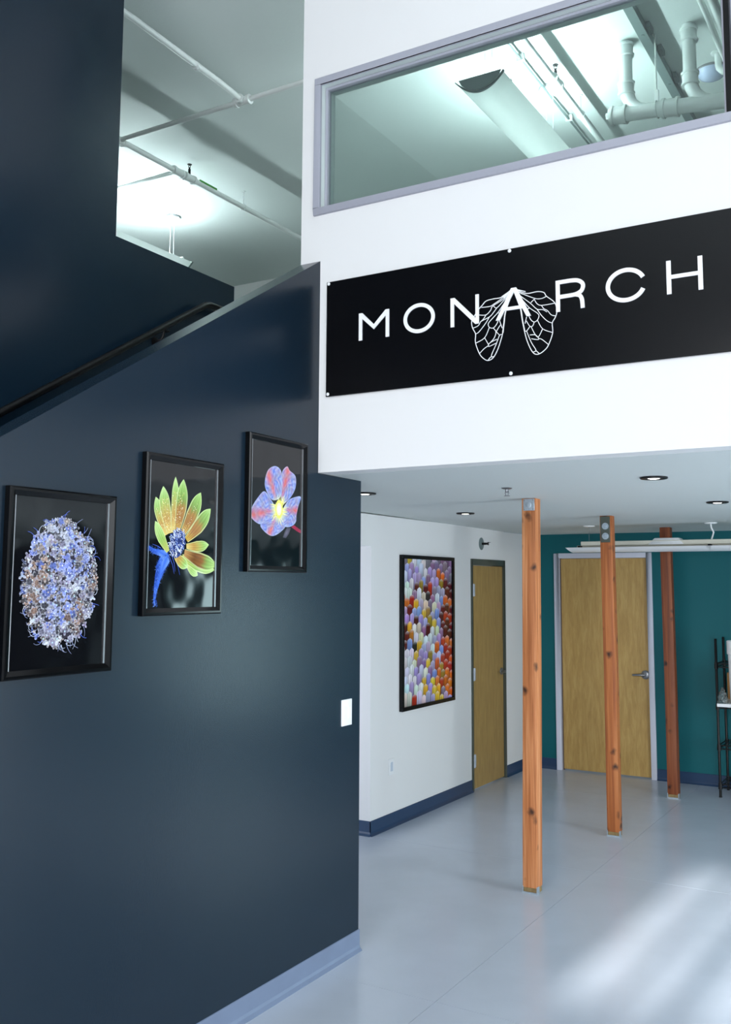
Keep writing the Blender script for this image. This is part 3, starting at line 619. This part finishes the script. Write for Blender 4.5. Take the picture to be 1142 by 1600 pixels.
for rI in range(-1, nr):
    for cI in range(-1, nc+2):
        key = GR[max(0, min(nr-1, rI))][max(0, min(9, cI))]
        if random.random() < .08: key = random.choice(GR[max(0, min(nr-1, rI))])
        c0 = S(*[max(0, min(255, v_+random.randint(-16,16))) for v_ in PAL[key]])
        wd = 2*hw/nc; un = -hw + (cI+.5)*wd + random.uniform(-.006,.006) + (rI % 2)*wd*.4
        top = hh - (rI+.05)*(2*hh/nr) - (un+hw)*.10 + .05 + (cI % 2)*.024 + random.uniform(-.010,.010); ht = .165
        w2 = wd*random.uniform(.46,.56)
        tilt = .010
        def fn(a, b_):
            x = (b_-.5)*2; yy = top - a*ht
            wv = w2*(math.sqrt(max(0, 1-(1-a/.16)**2)) if a < .16 else 1.0)
            uu = un + x*wv - a*tilt
            k = 1.0+.24*math.cos(x*8+cI*2.1) + .10*math.sin(x*21+rI)
            sh = k*(1-.78*max(0, a-.22)/.78)*(.5 if abs(x) > .80 else 1)
            cc = mixc(tuple(v_*sh for v_ in c0), S(240,240,246), .6*max(0, 1-a/.14))
            return (max(-hw, min(hw, uu)), max(-hh, min(hh, yy))), cc
        pr.grid(fn, 10, 8)
pr.build('print', M['art'], t)

# ------------------------------------------------------------------ sign
sg = thing('sign', (-1.695, 4.173, 2.918), 'long black sign reading MONARCH in white letters on the white wall', 'sign')
SX, SZ, SY = -1.695, 3.232, 4.159
box(SX-1.044, SX+1.044, SY, 4.167, SZ-.311, SZ+.308).build('panel', M['signblack'], sg, bevel=0.002, seg=1)
sb = MB()
for dx in (-1.0, 0, 1.0):
    for dz in (-.29, .29): sb.lathe([(0,0),(.009,0),(.009,.008),(0,.008)], (SX+dx, 4.1655, SZ+dz), 'y', 10)
sb.build('standoffs', M['steel'], sg, kind='stuff')
for dx in (-1.030, -.003, 1.030):
    for dz in (-.298, .297): MB().lathe([(0,-.006),(.006,-.005),(.009,-.002),(.009,.0005)], (SX+dx, SY, SZ+dz), 'y', 14).build('screw_cap', M['plastic'], sg, smooth=True)
LY0, LY1 = SY-.004, SY+.0005
def P2(pts): return [(SX+a, SZ+b_) for a, b_ in pts]
def stroke(mb, pts, w_, closed=False, y0=LY0, y1=LY1):
    n = len(pts); le, ri = [], []
    for i, q in enumerate(pts):
        a = pts[i-1] if (closed or i > 0) else q; b_ = pts[(i+1) % n] if (closed or i < n-1) else q
        d1 = Vector((q[0]-a[0], q[1]-a[1])); d2 = Vector((b_[0]-q[0], b_[1]-q[1]))
        if d1.length == 0: d1 = d2
        if d2.length == 0: d2 = d1
        d1.normalize(); d2.normalize(); tn = (d1+d2).normalized() if (d1+d2).length > .2 else d2
        nx, ny = -tn.y, tn.x; k = w_/2/max(.5, abs(nx*-d1.y+ny*d1.x))
        le.append((q[0]+nx*k, q[1]+ny*k)); ri.append((q[0]-nx*k, q[1]-ny*k))
    vs = []
    for i in range(n):
        vs += [(SX+le[i][0], y0, SZ+le[i][1]), (SX+ri[i][0], y0, SZ+ri[i][1]), (SX+ri[i][0], y1, SZ+ri[i][1]), (SX+le[i][0], y1, SZ+le[i][1])]
    fs = []
    for i in range(n if closed else n-1):
        j = (i+1) % n; fs += [(4*i+k, 4*i+(k+1) % 4, 4*j+(k+1) % 4, 4*j+k) for k in range(4)]
    if not closed: fs += [(0,1,2,3), tuple(4*(n-1)+k for k in (3,2,1,0))]
    mb.add(vs, fs); return mb
def smooth_path(pts, k=6):
    out = []
    for i in range(len(pts)-1):
        a, b_, c, d_ = pts[max(0,i-1)], pts[i], pts[i+1], pts[min(len(pts)-1,i+2)]
        for j in range(k):
            s_ = j/k; out.append(tuple(.5*((2*b_[m_]) + (c[m_]-a[m_])*s_ + (2*a[m_]-5*b_[m_]+4*c[m_]-d_[m_])*s_*s_ + (3*b_[m_]-a[m_]-3*c[m_]+d_[m_])*s_**3) for m_ in (0,1)))
    return out + [pts[-1]]
LW = .0195; ZB, ZT = -.036, .109
def letter(mb): mb.build('letter', M['letter'], sg)
letter(MB().prism(P2([(-.840,ZT-.001),(-.819,ZT-.001),(-.750,.040),(-.681,ZT-.001),(-.660,ZT-.001),(-.660,ZB),(-.680,ZB),(-.680,.078),(-.750,.014),(-.820,.078),(-.820,ZB),(-.840,ZB)]), LY0, LY1, 'xz'))
letter(stroke(MB(), [(-.4885+.0785*math.cos(i*math.pi/24), .0355+.0665*math.sin(i*math.pi/24)) for i in range(48)], LW, True))
letter(MB().prism(P2([(-.314,ZT),(-.292,ZT),(-.181,-.006),(-.181,ZT),(-.163,ZT),(-.163,ZB),(-.183,ZB),(-.295,.080),(-.295,ZB),(-.314,ZB)]), LY0, LY1, 'xz'))
am = MB()
am.prism(P2([(-.0755,-.035),(-.0545,-.035),(.017,.090),(.030,.112),(.004,.112)]), LY0-.001, LY1, 'xz')
am.prism(P2([(.1015,-.035),(.080,-.035),(.010,.105),(.022,.112),(.030,.112)]), LY0-.0014, LY1, 'xz')
am.prism(P2([(-.022,.022),(-.030,.006),(.064,.006),(.056,.022)]), LY0-.0018, LY1, 'xz')
letter(am)
rm = stroke(MB(), [(.2335,ZT+.003),(.2335,ZB)], LW)
stroke(rm, [(.225,.1025)]+smooth_path([(.290,.1025),(.325,.099),(.348,.085),(.353,.066),(.343,.046),(.318,.035),(.290,.033)])+[(.225,.033)], LW*.95, y0=LY0-.0004)
stroke(rm, smooth_path([(.312,.035),(.336,.027),(.346,.010),(.349,-.012),(.350,ZB+.002)]), LW*.95, y0=LY0-.0008)
letter(rm)
letter(stroke(MB(), [(.5485+.0815*math.cos(a), .0415+.0685*math.sin(a)) for a in [R(22+i*(338-22)/40) for i in range(41)]], LW))
hm = stroke(MB(), [(.7355,.120),(.7355,-.029)], LW); stroke(hm, [(.868,.120),(.868,-.029)], LW); stroke(hm, [(.744,.046),(.860,.046)], LW*.9, y0=LY0-.0004)
letter(hm)
wm = MB()
for i, L_ in enumerate(WING):
    big = len(L_) > 15
    stroke(wm, smooth_path(L_, 4) if len(L_) > 2 else L_, .0030 if not big else .0036, y0=LY0+.0015+i*2e-5)
stroke(wm, smooth_path([(-.041,-.098),(-.034,-.049),(-.024,.010),(.011,.093)], 4), .0055, y0=LY0+.0014)
stroke(wm, smooth_path([(.068,-.10),(.058,-.049),(.050,.010),(.023,.093)], 4), .0055, y0=LY0+.0014)
for a in ((-.035,.070),(-.020,.060),(-.045,.078),(.060,.075),(.075,.085),(.050,.062)): stroke(wm, [(.014,.108), a], .0035, y0=LY0+.0013)
wm.build('wing_emblem', M['letter'], sg)

# ------------------------------------------------------------------ handrail on the far stair wall
hr = thing('handrail', (HX, 3.4, 2.2), 'black tubular handrail climbing the dark stair wall', 'handrail')
def hz(y): return 2.754 + (y-3.008)*.6165
HXr = -3.85
MB().tube([(HXr, .4, hz(.4)), (HXr, 4.44, hz(4.44)), (HXr, 4.475, 3.660), (HXr, 4.52, 3.672), (HXr, 4.70, 3.672), (HXr-.012, 4.735, 3.672), (-3.905, 4.745, 3.672)], .021, 16).build('rail', M['black_metal'], hr, smooth=True)
for y in (1.0, 2.6, 4.12):
    z = hz(y)
    b_ = MB().lathe([(0,0),(.030,0),(.030,.006),(.012,.010),(0,.010)], (HX, y, z-.085), 'x', 16)
    b_.tube([(HX+.005, y, z-.085), (HX+.045, y, z-.080), (HXr-.008, y, z-.060), (HXr, y, z-.018)], [.011,.010,.009,.009], 10)
    b_.box(HXr-.014, HXr+.014, y-.035, y+.035, z-.026, z-.018)
    b_.build('wall_bracket', M['black_metal'], hr, smooth=True)

# ------------------------------------------------------------------ switch and socket
sw = thing('light_switch', (-2.79, 4.466, 1.192), 'white double rocker switch plate on the dark stair wall end', 'switch')
box(-2.790, -2.783, 4.416, 4.517, 1.192, 1.330).build('plate', M['plastic'], sw, bevel=0.003)
for y in (4.444, 4.490):
    MB().box(-2.785, -2.779, y-.016, y+.016, 1.228, 1.294).build('rocker', M['plastic'], sw, bevel=0.002, seg=1)
ou = thing('wall_socket', (HX, 6.967, 0.415), 'white wall socket low on the white hall wall below the abstract print', 'socket')
box(HX, HX+.007, 6.925, 7.010, 0.412, 0.540).build('plate', M['plastic'], ou, bevel=0.003)
box(HX+.005, HX+.010, 6.950, 6.986, 0.440, 0.512).build('receptacle', mat('pale_blue_plastic', S(196,208,222), .4), ou, bevel=0.002, seg=1)

# ------------------------------------------------------------------ recessed downlights and sprinklers of the low ceiling
def downlight(x, y, label):
    z = soff(y)
    t = thing('downlight', (x, y, z-.008), label, 'ceiling light', 'recessed downlights in the low ceiling')
    MB().lathe([(.072,.008),(.072,0),(.066,-.003),(.046,-.003),(.040,.006),(.040,.008)], (x, y, z-.008+.001), 'z', 32).build('trim_ring', M['black_metal'], t, smooth=True)
    MB().lathe([(0,-.004),(.022,-.003),(.036,.002),(.041,.0075)], (x, y, z-.008+.001), 'z', 28).build('lens', M['lens'], t, smooth=True)
downlight(-1.298, 5.150, 'large round downlight nearest the sign wall on the right of low ceiling')
downlight(-1.285, 6.760, 'round downlight at the right edge, behind the nearest downlight')
downlight(-3.228, 6.931, 'round downlight over the abstract print, left of the orange post')
downlight(-3.126, 5.212, 'round downlight half hidden by the end of the dark stair wall')
z = soff(5.313)
t = thing('fire_sprinkler', (-2.203, 5.313, z), 'small pendent sprinkler head on the low ceiling before the orange post', 'sprinkler', 'sprinkler heads')
MB().lathe([(0,0),(.030,-.001),(.032,-.004),(.020,-.008),(.009,-.010)], (-2.203, 5.313, z), 'z', 20).build('escutcheon', M['steel'], t, smooth=True)
sp = MB().lathe([(.010,-.008),(.010,-.022),(.006,-.026),(.006,-.030),(0,-.030)], (-2.203, 5.313, z), 'z', 12)
for s in (-1, 1): sp.tube([(-2.203+s*.009, 5.313, z-.020), (-2.203+s*.012, 5.313, z-.032), (-2.203+s*.004, 5.313, z-.046)], .0025, 6)
sp.lathe([(0,-.046),(.017,-.046),(.018,-.0485),(0,-.050)], (-2.203, 5.313, z), 'z', 16)
sp.build('deflector', M['steel'], t)
t = thing('fire_sprinkler', (HX, 8.785, 2.345), 'sidewall sprinkler with round disc above the hallway door', 'sprinkler', 'sprinkler heads')
MB().lathe([(0,.010),(.030,.009),(.050,.005),(.062,.001),(.062,0)], (HX, 8.785, 2.345), 'x', 28).build('escutcheon', M['greypaint'], t, smooth=True)
MB().tube([(HX+.008, 8.785, 2.345), (HX+.05, 8.785, 2.345), (HX+.072, 8.785, 2.345)], [.013,.011,.008], 12).lathe([(0,.070),(.015,.070),(.017,.074),(0,.076)], (HX, 8.785, 2.345), 'x', 14)\
    .box(HX+.070, HX+.095, 8.775, 8.795, 2.356, 2.359).build('nozzle', M['black_metal'], t)

# ------------------------------------------------------------------ linear pendant under the low ceiling
lx0, lx1, ly = -2.985, -0.55, 8.80
t = thing('linear_pendant', ((lx0+lx1)/2, ly, 2.24), 'long white linear pendant hanging before the teal wall, unlit', 'ceiling light')
def trough(mb, axis, a0, a1, c, z, hw_, sag, th, n=18, flare=0.0):
    ring_ = [];
    for i in range(n+1):
        q = -1+2*i/n; ring_.append((q*hw_, z - sag*(1-q*q)))
    for i in range(n, -1, -1):
        q = -1+2*i/n; ring_.append((q*(hw_-th*.3), z - (sag-th)*(1-q*q) + th*.2))
    vs = []
    for a, fl_ in ((a0, -1), (a1, 1)):
        for o_, zz in ring_:
            aa = a + fl_*flare*(zz-z+sag)
            vs.append((aa, c+o_, zz) if axis == 'x' else (c+o_, aa, zz))
    m_ = len(ring_)
    return mb.add(vs, [(i, (i+1) % m_, m_+(i+1) % m_, m_+i) for i in range(m_)] + [(i, i+1, m_-2-i, m_-1-i) for i in range(n)] + [(m_+m_-1-i, m_+m_-2-i, m_+i+1, m_+i) for i in range(n)])
for a0, a1 in ((lx0, -1.735), (-1.729, lx1)):
    trough(MB(), 'x', a0, a1, ly, 2.288, .150, .043, .006, flare=.6).build('basket', M['plastic'], t, smooth=True)
MB().box(lx0+.10, lx1-.1, ly-.085, ly+.085, 2.305, 2.346).box(lx0+.045, lx1-.05, ly-.03, ly+.03, 2.285, 2.310).build('housing', M['cream'], t, bevel=0.004, seg=1)
bb = MB().add([(-2.26,ly-.10,2.308),(-1.95,ly-.10,2.308),(-1.95,ly+.10,2.308),(-2.26,ly+.10,2.308),(-2.21,ly-.07,2.366),(-2.00,ly-.07,2.366),(-2.00,ly+.07,2.366),(-2.21,ly+.07,2.366)],
     [(0,3,2,1),(4,5,6,7),(0,1,5,4),(1,2,6,5),(2,3,7,6),(3,0,4,7)])
bb.build('ballast_box', M['plastic'], t, bevel=0.004, seg=1)
for x in (lx0+.085, -1.735, lx1-.085): MB().box(x-.012, x+.012, ly-.10, ly+.10, 2.288, 2.306).build('clip', M['black_metal'], t, bevel=0.002, seg=1)
for x, tk in ((-1.735, .007), (-2.83, .0016)):
    zc = soff(ly)
    MB().lathe([(0,0),(.055,0),(.052,-.008),(.030,-.014),(0,-.014)], (x, ly, zc), 'z', 24).build('canopy', M['plastic'], t, smooth=True)
    pth = [(x, ly, zc-.010), (x+.004, ly, zc-.045), (x+.022*(tk > .005), ly, zc-.085), (x+.012*(tk > .005), ly, zc-.118), (x, ly, 2.340)] if tk > .005 else [(x, ly, zc-.01), (x, ly, 2.340)]
    MB().tube(pth, tk, 8).build('cord', M['plastic'] if tk > .005 else M['steel'], t, smooth=True)

# ------------------------------------------------------------------ wire shelving rack at the right edge and what stands on it
rk = thing('wire_rack', (-1.42, 9.74, 0), 'black wire shelving rack at the right edge before the teal wall', 'rack')
rx0, rx1, ry0, ry1 = -1.877, -0.96, 9.555, 9.925
for x in (rx0, rx1):
    for y in (ry0, ry1):
        p_ = MB().lathe([(0,.012),(.012,.012),(.0125,1.444),(.009,1.449),(0,1.449)], (x, y, 0), 'z', 12).build('upright', M['black_metal'], rk, smooth=True)
        MB().lathe([(0,0),(.014,0),(.014,.008),(.008,.012),(.008,.016),(0,.016)], (x, y, 0), 'z', 12).build('foot', M['black_metal'], p_, smooth=True)
for z in (1.218, 0.842, 0.470, 0.120):
    s_ = MB()
    for zz in (z, z-.032):
        for y in (ry0, ry1): s_.tube([(rx0, y, zz), (rx1, y, zz)], .0060, 6)
        for x in (rx0, rx1): s_.tube([(x, ry0, zz), (x, ry1, zz)], .0060, 6)
    for y in (ry0, ry1):
        n = 14; s_.tube([(rx0+(rx1-rx0)*i/n, y, z-(.032 if i % 2 else 0)) for i in range(n+1)], .0022, 5)
    for i in range(1, 30): x = rx0+(rx1-rx0)*i/30; s_.tube([(x, ry0, z), (x, ry1, z)], .0018, 5)
    for x in (rx0, rx1):
        for y in (ry0, ry1): s_.lathe([(.0125,-.048),(.019,-.046),(.016,.012),(.0125,.012)], (x, y, z), 'z', 10)
    s_.build('wire_shelf', M['black_metal'], rk)
by_ = MB().box(-1.835, -1.02, 9.31, 9.90, 0.8490, 0.878)
by_.build('white_board', M['plastic'], bevel=0.003, label='white board laid across the middle shelf of the black rack', cat='board')
bt = thing('white_tub', (-1.640, 9.42, 0.878), 'tall white plastic tub with lid on the white board at the right edge', 'tub')
MB().lathe([(0,0),(.088,0),(.094,.01),(.104,.48),(.104,.50),(0,.50)], (-1.640, 9.42, 0.878), 'z', 32).build('body', M['plastic'], bt, smooth=True)
MB().lathe([(.106,.50-.06),(.112,.50-.055),(.113,.560),(.108,.566),(.10,.560),(0,.560)], (-1.640, 9.42, 0.878), 'z', 32).build('lid', M['plastic'], bt, smooth=True)
cb = box(-1.815, -1.60, 9.72, 9.89, 0.8785, 1.125).build('cardboard_box', M['card'], bevel=0.004, label='small brown cardboard box behind the plastic bag on the rack', cat='box')
bg_ = MB(); rnd = random.Random(5); n1, n2 = 18, 12; vs = []
for i in range(n1):
    for j in range(n2+1):
        a = 2*math.pi*i/n1; b_ = j/n2
        q = (.075*(1-b_**2.2)+.012)*(1+rnd.uniform(-.2,.2)); vs.append((-1.795+q*math.cos(a)*.48, 9.380+q*math.sin(a)*.75, .8795+b_*.135+(rnd.uniform(-.008,.008) if j else 0)))
fs = [(i*(n2+1)+j, ((i+1) % n1)*(n2+1)+j, ((i+1) % n1)*(n2+1)+j+1, i*(n2+1)+j+1) for i in range(n1) for j in range(n2)]
fs.append(tuple(i*(n2+1) for i in range(n1))); fs.append(tuple(i*(n2+1)+n2 for i in range(n1)))
bg_.add(vs, fs).build('plastic_bag', M['polybag'], label='crumpled clear plastic bag on the white board of the rack', cat='bag')

# ------------------------------------------------------------------ upstairs pendants: curved perforated baskets with tubes inside
def pendant(cx, y0, y1, z, can_ys, label):
    t = thing('basket_pendant', (cx, (y0+y1)/2, z-.07), label, 'ceiling light', 'lit basket pendants upstairs')
    trough(MB(), 'y', y0, y1, cx, z, .165, .092, .005, n=24).build('perforated_basket', M['perf'], t, smooth=True)
    for yy in (y0, y1-.02):
        rim = MB(); trough(rim, 'y', yy, yy+.020, cx, z+.004, .172, .101, .014, n=24); rim.build('end_rim', M['greypaint'], t, smooth=True)
        n = 16; MB().prism([(cx-.150+.300*i/n, z+.018) for i in range(n+1)] + [(cx+.150-.300*i/n, z-.082*(1-(1-2*i/n)**2)) for i in range(n+1)][1:-1], yy+.012, yy+.016, 'xz').build('end_plate', M['greypaint'], t)
    for dx in (0,):
        MB().tube([(cx+dx, y0+.08, z-.002), (cx+dx, y1-.08, z-.002)], .012, 10).build('tube_lamp', M['lamp'], t, smooth=True)
    for cy in can_ys:
        MB().lathe([(0,0),(.075,0),(.072,-.022),(.085,-.028),(.080,-.036),(.03,-.045),(0,-.045)], (cx, cy, CZ), 'z', 28).build('canopy', M['plastic'], t, smooth=True)
        for dx in (-.025, .025): MB().tube([(cx+dx, cy, CZ-.04), (cx+dx*1.0, cy, z+.01)], .0025, 6).build('cable', M['plastic'], t)
        MB().box(cx-.16, cx+.16, cy-.012, cy+.012, z+.006, z+.018).build('cross_bar', M['plastic'], t)
    return t
t = pendant(-2.42, 5.44, 7.12, 5.215, (5.60, 6.77), 'lit curved white pendant seen through the upper window')
MB().tube([(-2.43, 4.5, 5.715), (-2.43, 9.4, 5.715)], .009, 10).build('feed_conduit', M['greypaint'], t, smooth=True)
for y in (5.2, 6.2, 7.25, 8.4): MB().box(-2.46, -2.40, y-.010, y+.010, 5.70, 5.752).build('conduit_strap', M['pipe'], t)
pendant(-6.74, 5.75, 7.44, 5.275, (6.00, 7.29), 'lit white pendant above the stairs, left of the white wall')

# ------------------------------------------------------------------ sprinkler pipes, drain, conduits under the upper ceiling
t = thing('sprinkler_pipework', (-5.0, 6.2, 5.6), 'white sprinkler pipes branching under the ceiling above the stairs', 'pipe')
PZ = 5.60
MB().tube([(-4.37, -2.0, PZ+.02), (-4.37, 4.3, PZ+.02), (-4.385, 5.2, PZ+.008), (-4.40, 5.50, PZ)], .022, 12).build('pipe', M['pipe'], t, smooth=True)
MB().tube([(-2.60, 5.50, PZ), (-4.40, 5.50, PZ), (-5.70, 5.50, PZ)], .020, 12).build('pipe', M['pipe'], t, smooth=True)
MB().tube([(-5.70, 0, PZ), (-5.70, 9.5, PZ)], .026, 12).build('pipe', M['pipe'], t, smooth=True)
MB().tube([(-5.72, 6.24, PZ+.02), (-9.8, 6.24, PZ+.02)], .020, 12).build('pipe', M['pipe'], t, smooth=True)
def fit(p0, p1, r_, nm='coupling', m_='pipe'):
    a, b_ = Vector(p0), Vector(p1); d_ = (b_-a)
    MB().tube([a, a+d_*.02, a+d_*.18, a+d_*.2, a+d_*.8, a+d_*.82, a+d_*.98, b_], [r_*.85, r_*1.15, r_*1.15, r_, r_, r_*1.15, r_*1.15, r_*.85], 14).build(nm, M[m_], t, smooth=True)
fit((-4.33,5.50,PZ), (-4.48,5.50,PZ), .033); fit((-4.398,5.44,PZ), (-4.402,5.50,PZ), .030)
fit((-5.70,5.44,PZ), (-5.70,5.56,PZ), .034); fit((-5.70,6.30,PZ), (-5.70,6.44,PZ), .036); fit((-5.70,6.15,PZ), (-5.70,6.29,PZ), .036); fit((-4.388,4.93,PZ+.011), (-4.391,4.96,PZ+.010), .027)
def upright(x, y, z0, par):
    h_ = MB().tube([(x, y, z0), (x, y, z0+.055)], .012, 10).tube([(x, y, z0+.05), (x, y, z0+.072)], .008, 8)
    for s in (-1, 1): h_.tube([(x+s*.006, y, z0+.065), (x+s*.012, y, z0+.082), (x+s*.003, y, z0+.098)], .003, 6)
    h_.lathe([(0,.098),(.020,.097),(.022,.101),(0,.103)], (x, y, z0), 'z', 14)
    h_.build('sprinkler', M['black_metal'], par)
upright(-5.70, 6.37, PZ+.03, t)
def hanger(x, y, zb, r_, par):
    a = [(x+(r_+.004)*math.cos(i*math.pi/8), y, zb+(r_+.004)*math.sin(i*math.pi/8)) for i in range(16)]
    MB().tube(a, .004, 6, closed=True).tube([(x, y, zb+r_), (x, y, CZ-.01)], .004, 6).lathe([(0,0),(.018,0),(.018,-.008),(0,-.012)], (x, y, CZ), 'z', 10).build('hanger', M['pipe'], par)
hanger(-5.70, 7.16, PZ, .026, t); hanger(-4.378, 3.0, PZ+.02, .022, t)
MB().tube([(-5.685, 6.50, PZ+.021), (-5.685, 6.73, PZ+.021)], .013, 8).build('green_label_strip', M['green'], t)

t = thing('sprinkler_pipe', (-2.25, 6.9, 5.6), 'straight white sprinkler pipe beside the pendant behind the upper window', 'pipe')
MB().tube([(-2.25, 4.6, 5.60), (-2.25, 9.5, 5.60)], .026, 12).build('pipe', M['pipe'], t, smooth=True)
fit((-2.25,6.36,5.60), (-2.25,6.50,5.60), .036); upright(-2.25, 6.43, 5.63, t); hanger(-2.25, 7.00, 5.60, .026, t)
t = thing('strut_channel', (-1.58, 7.0, 5.7), 'grey steel strut channel crossing the ceiling behind the white drain pipes', 'beam')
MB().box(-1.612, -1.550, 4.4, 9.4, 5.690, 5.698).box(-1.612, -1.604, 4.4, 9.4, 5.698, 5.752).box(-1.558, -1.550, 4.4, 9.4, 5.698, 5.752).build('channel', M['greypaint'], t)
for y in (6.30, 6.62, 7.05): MB().box(-1.545, -1.520, y-.05, y+.05, 5.71, 5.75).lathe([(0,-.006),(.010,-.006),(.010,0)], (-1.58, y, 5.690), 'z', 6).build('clip', M['greypaint'], t)

t = thing('drain_pipe', (-1.3, 6.45, 5.15), 'white cast drain pipe with two risers behind the upper window', 'pipe')
DY = 6.45
def dz(x): return 5.243 - (x+1.85)*.105
MB().tube([(-1.86, DY, dz(-1.86)), (0.6, DY, dz(.6))], .052, 20).build('main_pipe', M['pipe'], t, smooth=True)
for x in (-1.742, -1.308):
    zj = dz(x+.15)
    MB().tube([(x, DY, CZ-.005), (x, DY, zj+.20), (x+.006, DY, zj+.145), (x+.030, DY, zj+.085), (x+.075, DY, zj+.035), (x+.14, DY, zj+.005)], .045, 18).build('riser', M['pipe'], t, smooth=True)
    for zz in (CZ-.075, zj+.20): 
        if zz > 5.6 and x < -1.5: zz = CZ-.06
        fit((x, DY, zz-.05), (x, DY, zz+.045), .053)
for x in (-1.855, -1.50, -1.06): fit((x-.0, DY, dz(x)), (x+.115, DY, dz(x+.115)), .060)
MB().lathe([(0,-.020),(.026,-.020),(.026,0),(.050,0),(.050,.01)], (-1.868, DY, dz(-1.868)), 'x', 6).build('cleanout_plug', M['pipe'], t)
hx_ = -1.535
a = [(hx_, DY+.058*math.cos(i*math.pi/8), dz(hx_)+.058*math.sin(i*math.pi/8)) for i in range(16)]
MB().tube(a, .006, 6, closed=True).box(hx_-.014, hx_+.014, DY-.012, DY+.012, dz(hx_)+.05, dz(hx_)+.14).tube([(hx_, DY, dz(hx_)+.13), (hx_, DY, CZ)], .006, 8).build('hanger', M['pipe'], t)
t = thing('vent_pipe', (-1.2, 6.91, 5.6), 'short white elbowed pipe by the bluish bowl light', 'pipe')
MB().tube([(-1.203, 6.91, CZ), (-1.203, 6.91, 5.665), (-1.198, 6.91, 5.640), (-1.175, 6.91, 5.609), (-1.10, 6.91, 5.604), (0.2, 6.91, 5.59)], .024, 14).build('pipe', M['pipe'], t, smooth=True)
fit((-1.165,6.91,5.608), (-1.09,6.91,5.603), .029)
MB().lathe([(0,0),(.05,0),(.05,-.006),(.026,-.010)], (-1.203, 6.91, CZ), 'z', 18).build('ceiling_flange', M['pipe'], t)
for x, r_, zc, lb in ((-1.155, .020, 5.69, 'left of two white conduits at the window right end'), (-1.082, .030, 5.67, 'thicker right one of two white conduits at the window right end')):
    t = thing('conduit', (x, 7, zc), lb, 'conduit', 'conduits on the upper ceiling')
    MB().tube([(x, 4.5, zc), (x, 9.4, zc)], r_, 12).build('tube', M['pipe'], t, smooth=True)
    for y in (5.3, 8.0): MB().box(x-r_-.004, x+r_+.004, y-.012, y+.012, zc, 5.757).build('strap', M['pipe'], t)
t = thing('bowl_light', (-1.26, 7.13, 5.68), 'bluish white shallow glass bowl light on the upper ceiling', 'ceiling light')
MB().lathe([(0,-.078),(.05,-.073),(.085,-.054),(.106,-.026),(.110,-.012)], (-1.29, 7.13, CZ), 'z', 36).build('glass_bowl', M['bowl'], t, smooth=True)
MB().lathe([(.112,-.016),(.115,-.012),(.115,0),(0,0)], (-1.29, 7.13, CZ), 'z', 36).build('ceiling_pan', M['steel'], t, smooth=True)
